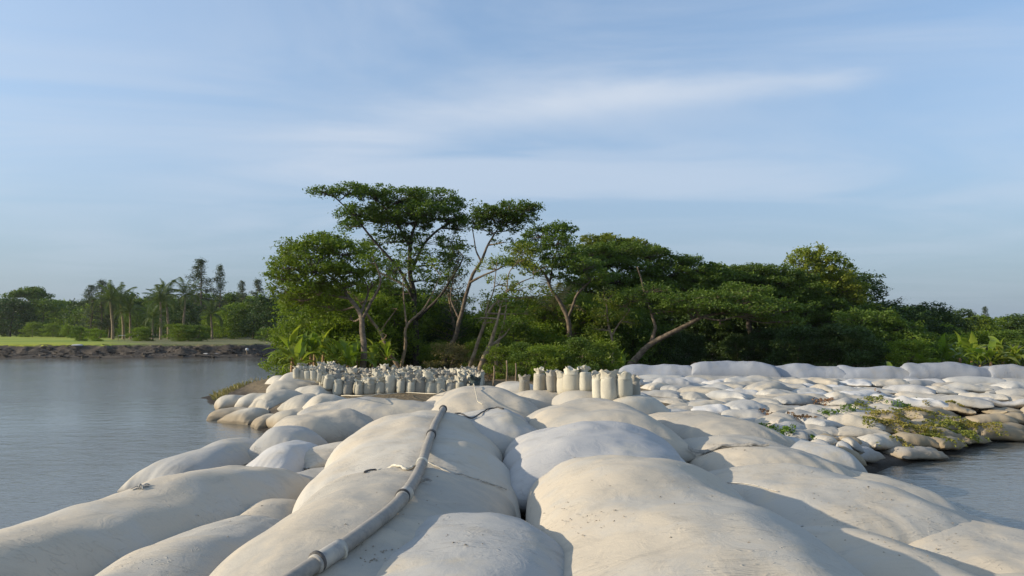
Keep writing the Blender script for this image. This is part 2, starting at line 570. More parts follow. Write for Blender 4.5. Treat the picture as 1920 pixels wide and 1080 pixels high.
i, j = np.meshgrid(np.arange(44), np.arange(40), indexing='ij')
q = np.stack([i * 41 + j, i * 41 + j + 1, (i + 1) * 41 + j + 1, (i + 1) * 41 + j], -1).reshape(-1, 4)
tag(obj('river_water', mesh_np('river_water', np.stack([XX, YY, np.zeros_like(XX)], -1).reshape(-1, 3), q), m), kind='structure')
# ------------------------------------------------------------------ the heap: a height map that every laid bag adds to
HR = 0.10
HX0, HY0 = -18.0, -8.0
HNX, HNY = 540, 480
hx = HX0 + HR * np.arange(HNX)
hy = HY0 + HR * np.arange(HNY)
HXX, HYY = np.meshgrid(hx, hy)
HM = np.maximum(land_z(HXX, HYY), -0.25)


def hm_at(x, y, hm=None):
    hm = HM if hm is None else hm
    fx = np.clip((x - HX0) / HR, 0, HNX - 1.001)
    fy = np.clip((y - HY0) / HR, 0, HNY - 1.001)
    ix, iy = fx.astype(int), fy.astype(int)
    u, v = fx - ix, fy - iy
    return (hm[iy, ix] * (1 - u) * (1 - v) + hm[iy, ix + 1] * u * (1 - v) + hm[iy + 1, ix] * (1 - u) * v + hm[iy + 1, ix + 1] * u * v)


def hm_smooth(x, y, r):
    s, n = 0, 0
    for k in range(8):
        a = k * math.pi / 4 + 0.3
        for q_ in (0.5, 1.0):
            s = s + hm_at(x + r * q_ * math.cos(a), y + r * q_ * math.sin(a))
            n += 1
    return (s + 2 * hm_at(x, y)) / (n + 2)


def hm_stamp(X, Y, Z):
    """raise the map under the top surface X,Y,Z (grids)"""
    ix = np.round((X - HX0) / HR).astype(int)
    iy = np.round((Y - HY0) / HR).astype(int)
    for du, dv in ((0, 0), (1, 0), (0, 1), (-1, 0), (0, -1)):
        a = np.clip(ix + du, 0, HNX - 1)
        b = np.clip(iy + dv, 0, HNY - 1)
        np.maximum.at(HM, (b.ravel(), a.ravel()), Z.ravel() - (0.04 if du or dv else 0))


def bag(name, x, y, yaw, L, Wd, Ht, zb=None, mat='bag', label=None, group=None, cat='sandbag', seed=0, nu=26, nv=20,
        pu=5.0, pv=2.4, pinch=0.05, rnd=0.18, lump=0.06, fold=0.035, drape=0.7, base_r=0.35, tilt=0.0, roll=0.0, bend=0.0, dent=0.0, seam=False,
        flat_base=0.42, stamp=True, parent=None, taper=0.0, cap=None):
    """one filled bag.  u runs along its length (yaw measured from +X), v across.  zb=None lets it settle on what lies there"""
    s = np.linspace(-1, 1, nu)
    r = np.linspace(-1, 1, nv)
    u = np.sin(s * math.pi / 2 * 0.97) / math.sin(math.pi / 2 * 0.97)
    v = np.sin(r * math.pi / 2 * 0.96) / math.sin(math.pi / 2 * 0.96)
    U, V = np.meshgrid(u, v, indexing='ij')
    t = (1 - np.abs(U) ** pu) ** 0.5 * (1 - np.abs(V) ** pv) ** 0.5
    t = np.nan_to_num(t)
    lx = L / 2 * U * np.sqrt(1 - rnd * V ** 2) * (1 - pinch * (1 - V ** 2))
    ly = Wd / 2 * V * np.sqrt(1 - rnd * U ** 2) * (1 - pinch * (1 - U ** 2)) * (1 - taper * U)
    ly = ly + bend * (U ** 2 - 0.4)
    # outline is never regular
    lx = lx + 0.05 * L * perlin(U * 0.9 + seed, V * 1.3, seed * 1.7) * 0.6
    ly = ly + 0.07 * Wd * perlin(U * 1.6 + seed, V * 0.8 + 4, seed * 1.3)
    ca, sa = math.cos(yaw), math.sin(yaw)
    X = x + lx * ca - ly * sa
    Y = y + lx * sa + ly * ca
    th = 1 + lump * 3.0 * perlin(lx * 0.9 + seed * 3.1, ly * 0.9, seed * 2.2) + dent * np.minimum(0, perlin(lx * 0.7 + 3 + seed, ly * 0.6, 1.5 * seed))
    k_end = np.exp(-(1 - np.abs(U)) / 0.20)
    k_side = np.exp(-(1 - np.abs(V)) / 0.22)
    folds = fold * Ht * (k_end * perlin(V * 5.5 + seed, U * 1.2, seed) + 0.55 * k_side * perlin(U * 4.5 * L / max(Wd, .1) * 0.6, V, seed + 5))
    fine = 0.35 * fold * Ht * perlin(lx * 3.1 + seed, ly * 3.1, seed)
    if zb is None:
        b = hm_smooth(X, Y, base_r)
        bc = np.median(b)
        if cap is not None:
            bc = min(bc, cap)
            b = np.minimum(b, cap)
        b = bc + (b - bc) * drape
    else:
        b = zb + 0 * X
    b = b + tilt * lx + roll * ly
    mid = flat_base * Ht
    top = b + mid + (Ht - mid) * t * th + folds * (t > 0.02) + fine * t
    bot = b + mid - mid * t * 0.95
    bot = np.minimum(bot, top)
    if stamp:
        hm_stamp(X, Y, np.where(t > 0.12, top, -9))
    # top and bottom share the border ring
    nvert = nu * nv
    verts = np.concatenate([np.stack([X, Y, top], -1).reshape(-1, 3), np.stack([X, Y, bot], -1).reshape(-1, 3)])
    i, j = np.meshgrid(np.arange(nu - 1), np.arange(nv - 1), indexing='ij')
    qt = np.stack([i * nv + j, (i + 1) * nv + j, (i + 1) * nv + j + 1, i * nv + j + 1], -1).reshape(-1, 4)
    idx = np.arange(nvert).reshape(nu, nv)
    remap = np.arange(nvert) + nvert
    for e in (idx[0], idx[-1], idx[:, 0], idx[:, -1]):
        remap[e] = e
        verts[e, 2] = (verts[e, 2] + verts[e + nvert, 2]) / 2
    qb = remap[qt[:, ::-1]]
    c0 = np.array([x, y, float(np.min(bot))])
    me = mesh_np(name, verts - c0, np.vstack([qt, qb]))
    o = obj(name, me, M[mat], parent, loc=tuple(c0) if parent is None else None)
    if parent is None:
        tag(o, label, cat, group)
    o['_ends'] = 0
    del o['_ends']
    if seam:
        add_seam(o, verts, idx, c0, seed)
    return o


def add_seam(o, verts, idx, c0, seed):
    """sewn closing seams: a ruffled lip along each short end"""
    for e in (idx[0], idx[-1]):
        p = verts[e][1:-1] - c0
        p = spline(p, 4)
        cen = p.mean(0)
        out = p - (verts[idx[len(idx) // 2]].mean(0) - c0)
        out[:, 2] = 0
        out /= np.linalg.norm(out, axis=1)[:, None] + 1e-6
        n = len(p)
        a = np.arange(n)
        w = 0.030 + 0.012 * np.sin(a * 1.9 + seed) + 0.008 * np.sin(a * 0.7)
        rise = 0.012 * np.sin(a * 2.3 + seed * 2)
        rows = []
        for d, h in ((-0.03, 0.014), (0.3, 0.018), (1.0, 0.012), (1.0, -0.006), (0.0, -0.02)):
            q_ = p + out * (w * d)[:, None]
            q_[:, 2] += h + rise * max(d, 0)
            rows.append(q_)
        v = np.stack(rows, 1).reshape(-1, 3)
        m_ = len(rows)
        i, j = np.meshgrid(np.arange(n - 1), np.arange(m_ - 1), indexing='ij')
        qd = np.stack([i * m_ + j, (i + 1) * m_ + j, (i + 1) * m_ + j + 1, i * m_ + j + 1], -1).reshape(-1, 4)
        obj('seam', mesh_np('seam', v, qd), M['seam'], o)


M['seam'] = simple('seam_cloth', (0.38, 0.36, 0.32), (0.50, 0.47, 0.41), 30, 0.9, 0.5, 0.004)
R90 = math.pi / 2

# ---- big bags of the walkway.  x, y centre, yaw, length, width, height, base z
hero = dict(nu=72, nv=50, fold=0.055, cat='geotextile bag', group='large geotextile bags of the walkway')


def big(label, x, y, yaw_deg, L, Wd, top, Ht, seed, mat='bag_sandy', **k):
    kw = dict(hero)
    kw.update(k)
    return bag('geotextile_bag', x, y, math.radians(90 - yaw_deg), L, Wd, Ht, zb=top - Ht, mat=mat, label=label, seed=seed, **kw)


# behind and beside the photographer
big('sandy bag behind the camera in the row with the hose', -1.2, 0.6, 0, 6.0, 2.5, 1.36, 1.1, 31)
big('sandy bag behind the camera in the middle row', 1.3, -0.2, 0, 6.0, 2.5, 1.36, 1.1, 32)
big('sandy bag behind the camera beside the river', -4.2, 1.2, 4, 7.0, 2.4, 1.0, 1.1, 33, pu=4)
big('low sandy bag behind the camera beside the bay', 3.9, 0.2, -4, 6.0, 2.4, 1.0, 1.0, 34)
# column by the river
big('longest grey bag lying beside the river, with a rope tuft on its back', -4.5, 8.0, 9.0, 8.6, 2.4, 1.14, 1.2, 1, 'bag_sandy', pu=5, pv=2.2, lump=0.05, bend=0.15, seam=True)
big('smooth bag wedged between the long river bag and the hose bag', -2.95, 6.4, 0, 5.2, 1.85, 1.15, 1.05, 2, 'bag_sandy', pu=3.0, pv=2.2)
big('little bag corner peeping out behind the wedged smooth bag', -2.95, 9.2, 0, 2.0, 1.1, 0.85, 0.8, 3, 'bag_sandy', nu=30, nv=24, pu=3)
big('pale bag dipping to the river behind the longest river bag', -5.45, 13.9, 14, 3.7, 1.6, 0.90, 0.95, 4, 'bag', pu=4, pv=2.2)
big('white humped bag touching the far end of the river bag', -3.85, 12.9, 14, 2.2, 1.25, 1.04, 0.95, 5, 'bag_white', pu=3.4, lump=0.1)
big('short grey bag standing up before the bag with the orange edge', -4.35, 14.5, 8, 1.7, 1.25, 1.14, 0.9, 6, 'bag', nu=36, nv=30, pu=3, fold=0.09)
big('folded bag with an orange stained edge beside the river', -4.15, 16.4, 60, 2.2, 1.9, 1.26, 0.95, 7, 'bag_sandy', nu=44, nv=36, pu=3, fold=0.12, lump=0.12, dent=0.3)
big('flat frayed bag tucked under the side of the hose row', -2.95, 13.3, 60, 1.9, 1.3, 1.0, 0.45, 8, 'bag_sandy', nu=36, nv=30, fold=0.12, seam=True)
big('dark little bag in the gap below the frayed flat bag', -3.15, 11.9, 40, 1.3, 1.2, 0.78, 0.5, 9, 'bag', nu=30, nv=26, fold=0.12)
big('wide slack bag half in shade below the front sacks', -3.1, 18.9, 74, 4.8, 3.3, 1.30, 0.9, 10, 'bag', pu=3, lump=0.10, fold=0.08, dent=0.5)
# hose row
big('big bag under the middle of the hose', -1.22, 7.0, 0, 5.6, 2.65, 1.50, 1.20, 11, 'bag_sandy', pu=3.2, pv=1.75, lump=0.04, seam=True)
big('long bag under the far end of the hose', -1.50, 12.0, -3, 7.6, 3.05, 1.52, 1.2, 12, 'bag_sandy', pu=4.6, pv=1.75, lump=0.06, seam=True)
big('creased bag just right of the end of the hose', -0.40, 14.6, -10, 4.2, 1.95, 1.42, 0.95, 13, 'bag', pu=3, fold=0.10, lump=0.12, dent=.3, seam=True)
big('bag with its shaded flank behind the end of the hose', -0.75, 18.7, -10, 4.2, 2.9, 1.54, 1.1, 14, 'bag_sandy', pu=3, lump=0.08, fold=0.06)
big('small sandy bag in front of the four short sacks', 0.15, 21.8, 0, 2.6, 1.7, 1.50, 0.9, 15, 'bag_sandy', nu=40, nv=30)
big('domed bag nearest the camera with a white scuff on top', -0.42, 5.75, -2, 3.9, 1.95, 1.47, 0.95, 16, 'bag', pu=2.3, pv=2.1, lump=0.04)
# middle row
big('biggest smooth bag in the middle row, nearest the camera', 1.42, 7.0, 0, 7.4, 2.75, 1.53, 1.2, 17, 'bag_sandy', pu=4.6, pv=2.1, lump=0.05, dent=0.1)
big('bright white bag behind the biggest smooth bag', 1.30, 11.4, -2, 4.2, 3.0, 1.54, 1.25, 18, 'bag_white', pu=3.2, pv=2.1, lump=0.06)
big('sandy bag closing the middle row before the tall sacks', 1.68, 14.7, -4, 5.0, 2.95, 1.56, 1.2, 19, 'bag_sandy', pu=4, pv=2.1, lump=0.05)
big('low bag under the two short standing sacks', 1.15, 20.2, 60, 2.6, 2.0, 1.44, 0.9, 20, 'bag_sandy', nu=40, nv=30, fold=0.06)
big('rounded bag under the pair of tall standing sacks', 2.1, 19.3, 70, 2.4, 1.9, 1.46, 0.9, 21, 'bag_sandy', nu=40, nv=30, pu=3)
big('cube shaped bag under the tallest standing sacks', 3.0, 18.5, 74, 1.7, 1.6, 1.36, 0.9, 22, 'bag_cream', nu=36, nv=30, pu=4)
# right column, lower
big('flat speckled bag at the head of the lower row', 4.25, 16.2, -12, 4.6, 2.3, 1.16, 0.8, 23, 'bag_sandy', pu=4, pv=2.3)
big('flat sandy bag with a dark wrinkle across its end', 4.05, 12.9, -10, 3.8, 2.5, 1.10, 0.8, 24, 'bag_sandy', pu=4, fold=0.12, seam=True)
big('blue grey shaded bag beside the small rubble bags', 5.55, 14.7, -14, 3.0, 1.35, 0.86, 0.75, 25, 'bag', nu=44, nv=30)
big('broad sandy bag in the shadow of the middle row', 4.05, 9.9, -8, 4.0, 2.7, 1.05, 0.8, 26, 'bag_sandy', pu=4, lump=0.07)
big('long grey bag low beside the biggest smooth bag', 3.45, 6.0, -4, 5.6, 1.95, 1.02, 0.9, 27, 'bag_sandy', pu=3.2, pv=2.2, lump=0.05)
big('sand covered bag reaching the water of the bay', 4.85, 12.0, -20, 4.4, 2.7, 0.80, 0.9, 28, 'bag_sandy', pu=4, lump=0.06, seam=True)
big('sandy bag with torn cloth beside the bay', 5.0, 8.9, -12, 4.8, 2.9, 0.80, 0.9, 29, 'bag_sandy', pu=4, lump=0.06, fold=0.07)
big('lowest near bag sloping down to the bay', 4.9, 5.2, -4, 4.8, 2.6, 0.84, 0.9, 30, 'bag_sandy', pu=4)

# ---- long tubes on the crest of the slope
tube_px = [(1165, 1300), (1298, 1447), (1441, 1574), (1568, 1702), (1694, 1860), (1850, 2010), (2004, 2170)]
order = ['first', 'second', 'third', 'fourth', 'fifth', 'sixth', 'seventh', 'eighth', 'ninth', 'tenth', 'eleventh', 'twelfth', 'thirteenth', 'fourteenth', 'fifteenth', 'sixteenth', 'seventeenth', 'eighteenth', 'nineteenth', 'twentieth']


ORD = ['%d%s' % (i_, 'th' if 10 < i_ % 100 < 14 else {1: 'st', 2: 'nd', 3: 'rd'}.get(i_ % 10, 'th')) for i_ in range(1, 400)]


def solve_wall(px):
    """point on the wall's line seen at column px"""
    k_ = (px - 960) / F
    yy = (31.2 + 0.65) / (1 + 0.13 * k_)
    return k_ * yy, yy


# lower course first
rng = random.Random(5)
px = 1185
n_low = 0
while px < 2100:
    w_ = rng.uniform(70, 120)
    ax, ay = solve_wall(px)
    bx, by = solve_wall(px + w_)
    ax, ay, bx, by = ax * 0.97, ay - 0.95, bx * 0.97, by - 0.95
    L = math.hypot(bx - ax, by - ay) * 1.08
    bag('geotextile_tube', (ax + bx) / 2, (ay + by) / 2, math.atan2(by - ay, bx - ax) + rng.uniform(-.06, .06), L, rng.uniform(0.95, 1.2), 0.5,
        zb=0.70 + rng.uniform(-.03, .05), mat='bag_white' if rng.random() < .5 else 'bag', label='pale tube bag, %s from the standing sacks in the lower course of the wall' % order[n_low],
        group='tube bags of the lower course', cat='geotextile tube', seed=60 + n_low, pu=7, pv=2.2, lump=0.08, fold=0.08, nu=30, nv=18)
    n_low += 1
    px += w_ * 0.93
for k_, (a, b) in enumerate(tube_px):
    ax, ay = solve_wall(a)
    bx, by = solve_wall(b)
    L = math.hypot(bx - ax, by - ay) * 1.17
    tag(bag('geotextile_tube', (ax + bx) / 2, (ay + by) / 2 + 0.04 * (-1) ** k_, math.atan2(by - ay, bx - ax) + 0.02 * (-1) ** k_, L, 1.35, 0.88 + 0.05 * ((k_ * 2) % 3) - 0.02 * (k_ == 0),
            zb=0.74 - (0.04 if k_ in (2, 3) else 0) + (0.03 if k_ == 1 else 0), mat='tube', cat='geotextile tube', seed=40 + k_, pu=14, pv=2.1, lump=0.10, fold=0.09, dent=0.15,
            nu=56, nv=26, seam=k_ < 6, rnd=0.12),
        '%s bluish white tube from the standing sacks, on top of the long wall' % order[k_], 'geotextile tube', 'long tubes on top of the wall')

# ---- the slope of bags between the wall and the bay, laid from the water up
rng = random.Random(11)
rows = 14
for r_ in range(rows):
    f = r_ / (rows - 1)
    n_in = 0
    x = 3.7 + rng.uniform(0, .5)
    while x < 23:
        # distance from the wall along the slope, the bay cuts the lower rows
        ywall = wall_y(x) - 1.9
        y = 15.6 + (ywall - 15.6) * f
        Lb = rng.uniform(0.95, 1.85) * (0.8 if f < .35 and x < 9 else 1.0)
        Wb = rng.uniform(0.75, 1.15)
        if f > .6 and x > 9:
            Lb, Wb = Lb * 1.35, Wb * 1.2
        yw = y + rng.uniform(-.25, .25)
        d = float(shore_dist(np.array([x]), np.array([yw]))[0])
        near_col = x < 5.0 and yw < 18.7 or (x < 6.5 and yw < 16)
        if d > -0.15 and not near_col and x < yw * 0.80 + 1.0:
            tan = (f < 0.75 and d < 2.3 and x > 9.5)
            mat = 'bag_wet' if tan else rng.choice(['bag', 'bag', 'bag_white', 'bag_sandy', 'bag', 'bag', 'bag_sandy', 'bag_sandy', 'bag', 'bag_sandy'])
            bag('sandbag', x, yw, rng.uniform(-.75, .75) + (0.35 if tan else 0), Lb, Wb, rng.uniform(0.27, 0.40), mat=mat,
                label=('silt brown' if tan else {'bag': 'grey', 'bag_white': 'whitish', 'bag_sandy': 'sandy'}[mat]) + ' sandbag, %s along in the %s row up from the bay' % (order[n_in], order[r_]),
                group='sandbags on the slope between wall and bay', seed=100 + r_ * 23 + n_in, pinch=0.10, rnd=rng.uniform(.05, .3), pu=3.4, pv=2.4, fold=0.30, lump=0.17, drape=0.88, dent=0.3,
                nu=32, nv=26, base_r=0.42, cap=min(0.14 + 0.66 * f + rng.uniform(-.05, .12), -0.02 + 0.28 * max(d, 0.1)), flat_base=0.38)
            n_in += 1
        x += Lb * rng.uniform(0.62, 0.84)
    
# small rubble bags in the corner by the bay
rng = random.Random(3)
k_ = 0
for _ in range(34):
    px_, py_ = rng.uniform(1465, 1600), rng.uniform(828, 880)
    if py_ > 866 and px_ < 1520:
        continue
    p = at_z(px_, py_, 0.45)
    s_ = rng.uniform(0.22, 0.5)
    bag('small_sandbag', p[0], p[1], rng.uniform(0, 3), s_ * 1.4, s_, s_ * 0.55, mat=rng.choice(['bag', 'bag_wet', 'bag']), seed=500 + _, nu=14, nv=12, fold=0.15,
        label='little grey bag, %s laid in the rubble corner by the bay' % ORD[_], group='little bags in the rubble corner', cap=0.55)

# ---- white pile beside the river: px, py of the top, height of the top, length, width, yaw
pile = [
    (432, 768, .30, 1.5, 1.2, 20, 'lowest cream pillow bag at the water end of the white pile'),
    (440, 742, .62, 1.3, 1.1, 30, 'small cream pillow bag on the water corner of the pile'),
    (484, 742, .66, 1.4, 1.1, 5, 'cream pillow bag with a crease down its middle'),
    (470, 768, .40, 1.5, 1.3, 60, 'plump cream bag at the water edge with dark underside'),
    (515, 780, .34, 1.3, 1.0, 30, 'wrinkled cream bag with small dark holes at the pile foot'),
    (552, 770, .55, 1.5, 1.2, 40, 'large cream pillow bag facing the walkway at the pile foot'),
    (528, 735, .85, 1.6, 1.2, 35, 'cream bag in the second layer of the pile'),
    (508, 745, .70, 1.2, 0.9, 60, 'narrow cream bag between two layers of the pile'),
    (572, 745, .85, 1.3, 1.1, 50, 'square cream bag with a dark tie in the pile'),
    (545, 716, 1.10, 1.7, 1.3, 20, 'broad cream bag in the third layer of the pile'),
    (590, 724, 1.00, 1.5, 1.2, 70, 'bright bag in the pile beside the standing sacks'),
    (570, 700, 1.30, 1.8, 1.4, 10, 'topmost white bag crowning the pile'),
    (600, 762, .70, 1.3, 1.0, 60, 'cream bag low against the heap of sacks'),
    (620, 745, .95, 1.4, 1.1, 30, 'pale bag sloping from the sacks to the walkway'),
    (650, 748, .80, 1.4, 1.2, 10, 'dusty bag flattened under the foot of the front sacks'),
    (628, 765, .78, 1.3, 1.1, 80, 'dusty bag between the pile and the wide slack bag'),
    (540, 704, 1.05, 1.5, 1.2, 40, 'cream bag on the back of the pile toward the water'),
    (505, 728, .55, 1.3, 1.1, 10, 'cream bag low on the back of the pile'),
]
for k_, (a, b, zt, L, Wd, yaw, lab) in sorted(enumerate(pile), key=lambda s_: s_[1][2]):
    p = at_z(a, b, zt)
    bag('sandbag', p[0], p[1] + 0.2, math.radians(yaw), L * 1.22, Wd * 1.28, 0.72, zb=zt - 0.70, mat='bag_cream', label=lab, group='cream bags piled beside the river', seed=300 + k_,
        pinch=0.08, pu=3.0, pv=2.4, fold=0.12, lump=0.1, nu=34, nv=28, tilt=0.0)
# ------------------------------------------------------------------ hose pipe lying over the two bags
def rest_pts(pxs, zs):
    return np.array([at_z(a, b, z) for (a, b), z in zip(pxs, zs)])


m, t = material('hose_plastic')
pos = t.n('ShaderNodeNewGeometry').outputs['Position']
n1 = t.noise(pos, 3.5, 6, 0.65, 0.8)
n2 = t.noise(pos, 22, 5, 0.7)
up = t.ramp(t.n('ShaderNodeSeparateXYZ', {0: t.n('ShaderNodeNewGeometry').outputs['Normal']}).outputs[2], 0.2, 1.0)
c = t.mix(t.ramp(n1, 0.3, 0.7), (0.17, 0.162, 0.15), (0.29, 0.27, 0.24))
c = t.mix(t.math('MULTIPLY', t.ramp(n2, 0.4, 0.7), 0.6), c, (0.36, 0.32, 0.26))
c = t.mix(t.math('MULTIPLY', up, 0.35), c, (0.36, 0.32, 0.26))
finish(t, color=c, rough=0.6, normal=bump(t, n2, 0.4, 0.004), spec=0.3)
M['hose'] = m
M['coupling'] = simple('coupling_grey', (0.30, 0.29, 0.27), (0.45, 0.42, 0.36), 9, 0.7, 0.4, 0.004)
M['strap'] = simple('strap_cream', (0.45, 0.42, 0.34), (0.62, 0.58, 0.48), 12, 0.8, 0.4, 0.004)
M['dark_band'] = simple('dark_band', (0.05, 0.05, 0.05), (0.12, 0.11, 0.10), 12, 0.7, 0.4, 0.004)
M['rope'] = simple('rope_pale', (0.42, 0.37, 0.27), (0.60, 0.54, 0.42), 40, 0.9, 0.5, 0.003)
HOSE_R = 0.057
hose_px = [(520, 1105), (578, 1066), (626, 1036), (680, 998), (735, 955), (768, 915), (787, 880), (800, 840), (815, 797), (832, 765)]
hose_pix = spline(np.array(hose_px, float), 14)
zh = np.full(len(hose_pix), 1.5)
for _ in range(8):
    P_ = np.array([at_z(a, b, z) for (a, b), z in zip(hose_pix, zh)])
    zs = np.maximum(hm_at(P_[:, 0], P_[:, 1]), np.maximum(hm_at(P_[:, 0] - .05, P_[:, 1]), hm_at(P_[:, 0] + .05, P_[:, 1]))) + HOSE_R - 0.006
    pad_ = np.concatenate([np.full(6, zs[0]), zs, np.full(6, zs[-1])])
    zh = np.convolve(pad_, np.hanning(15)[1:-1] / np.hanning(15)[1:-1].sum(), 'valid')
k_ = int(len(zh) * .72)
zh[k_:] = np.maximum(zh[k_:], np.linspace(zh[k_], max(zh[k_], 1.53), len(zh) - k_))
hs = np.array([at_z(a, b, z) for (a, b), z in zip(hose_pix, zh)])
hose = thing('discharge_hose', 'thick grey discharge hose snaking over the bags, with wrapped joints', 'hose', tuple(hs[0]))
O0 = hs[0]
g_ = Geo()
tube(g_, hs - O0, HOSE_R, 22, 0.012)
obj('hose_body', g_.mesh('hose_body'), M['hose'], hose)


def along(f):
    i_ = f * (len(hs) - 1)
    a = int(min(i_, len(hs) - 2))
    return hs[a] + (hs[a + 1] - hs[a]) * (i_ - a)


def idx_near(px, py):
    best, bi = 1e9, 0
    for i_, p in enumerate(hs):
        d = p - np.array([0, 0, H])
        fwd = d[1] * CP + d[2] * SP
        up_ = -d[1] * SP + d[2] * CP
        e = abs(960 + F * d[0] / fwd - px) + abs(540 - F * up_ / fwd - py)
        if e < best:
            best, bi = e, i_
    return bi


def collar(name, px, py, length, extra, mat, bands=0):
    i_ = idx_near(px, py)
    c_ = hs[i_]
    d = hs[min(i_ + 1, len(hs) - 1)] - hs[max(i_ - 1, 0)]
    d /= np.linalg.norm(d)
    pts = [c_ + d * s_ * length / 2 - O0 for s_ in (-1.0, -0.98, -0.5, 0, 0.5, 0.98, 1.0)]
    r = np.array([0.0, 1, 1.02, 1.0, 1.03, 1, 0.0]) * extra + HOSE_R
    g_ = Geo()
    tube(g_, pts, r, 22, 0.02)
    o = obj(name, g_.mesh(name), mat, hose)
    for b_ in range(bands):
        s_ = -0.8 + 1.6 * b_ / max(bands - 1, 1)
        cc = c_ + d * s_ * length / 2 - O0
        tilt = np.array([0.0, 0, 0.01 * (-1) ** b_])
        g_ = Geo()
        tube(g_, [cc - d * 0.011 + tilt, cc - d * 0.010 + tilt, cc + d * 0.010 + tilt, cc + d * 0.011 + tilt], np.array([HOSE_R, HOSE_R + extra + 0.007, HOSE_R + extra + 0.007, HOSE_R]), 22, 0.0)
        obj('band', g_.mesh('band'), M['dark_band'] if b_ % 2 == 0 else M['strap'], o)
    return o


collar('coupling', 616, 1041, 0.28, 0.010, M['coupling'], 2)
collar('joint_wrap', 757, 928, 0.24, 0.006, M['coupling'], 2)
collar('joint_wrap', 789, 868, 0.10, 0.012, M['strap'], 0)
collar('joint_wrap', 806, 815, 0.12, 0.014, M['dark_band'], 0)
collar('end_flange', 831, 767, 0.08, 0.02, M['dark_band'], 0)


def lay(pxs, z0, lift=0.02, per=8, wob=0.0, seed=0):
    """a line dropped on the bags: every point takes the height of the heap there"""
    out = []
    for a, b in pxs:
        z = z0
        for _ in range(6):
            p = at_z(a, b, z)
            z = float(hm_at(p[0], p[1])) + lift
        out.append([p[0], p[1], z])
    s_ = spline(np.array(out), per)
    for i_ in range(len(s_)):
        s_[i_, 2] = max(s_[i_, 2], float(hm_at(s_[i_, 0], s_[i_, 1])) + lift)
    wob *= 0.4
    s_[:, 0] += wob * np.sin(np.arange(len(s_)) * 1.7 + seed)
    s_[:, 1] += wob * np.cos(np.arange(len(s_)) * 1.3 + seed)
    return s_


def rope(name, label, pxs, z0, r, mat, wob=0.01, seed=0, lift=None):
    p = lay(pxs, z0, lift if lift is not None else r, 8, wob, seed)
    c0 = p[0].copy()
    g_ = Geo()
    tube(g_, p - c0, r, 6, 0.2)
    return tag(obj(name, g_.mesh(name), mat, loc=tuple(c0)), label, 'rope' if 'rope' in name else name.split('_')[-1])


rope('tie_rope', 'twisted cream cloth tie running from the hose to the left over the bag crest', [(706, 876), (722, 872), (745, 873), (765, 880), (782, 872), (792, 866)], 1.45, 0.016, M['strap'], 0.02, 1)
rope('tie_rope', 'thin dark tie sticking out left of the cream cloth tie', [(683, 885), (695, 880), (707, 875)], 1.45, 0.012, M['dark_band'], 0.01, 2)
rope('dark_rope', 'dark rope from the hose end trailing over the creased bag', [(842, 764), (860, 775), (884, 784), (905, 790), (925, 797), (943, 806)], 1.45, 0.016, M['dark_band'], 0.01, 3)
rope('rope_line', 'thin pale guide line stretched past the foot of the front sacks', [(640, 742), (700, 741), (760, 740), (820, 738), (862, 734), (905, 744)], 1.35, 0.012, M['rope'], 0.0, 4, 0.10)
g_ = Geo()
rr = random.Random(4)
pk = lay([(795, 903)], 1.4, 0.03, 1)[0] if False else None


def tuft(name, label, px, py, z0, n, size, mat, cat, seed):
    rr = random.Random(seed)
    z = z0
    for _ in range(6):
        p = at_z(px, py, z)
        z = float(hm_at(p[0], p[1])) + 0.01
    g_ = Geo()
    for _ in range(n):
        a = rr.uniform(0, 6.28)
        l_ = size * rr.uniform(.4, 1)
        h_ = size * rr.uniform(.1, .5)
        pts = spline(np.array([[0, 0, 0], [math.cos(a) * l_ * .4, math.sin(a) * l_ * .4, h_], [math.cos(a) * l_, math.sin(a) * l_, h_ * .2]]), 4)
        tube(g_, pts, np.linspace(1, .6, len(pts)) * size * 0.09, 5)
    return tag(obj(name, g_.mesh(name), mat, loc=(p[0], p[1], z)), label, cat)


tuft('rope_knot', 'frayed grey rope knot standing on the ridge of the long river bag', 266, 916, 1.0, 13, 0.13, M['coupling'], 'rope knot', 1)
tuft('hose_clamp', 'small grey metal clamp lying beside the bend of the hose', 794, 902, 1.4, 8, 0.09, M['coupling'], 'clamp', 2)

# ------------------------------------------------------------------ standing sacks


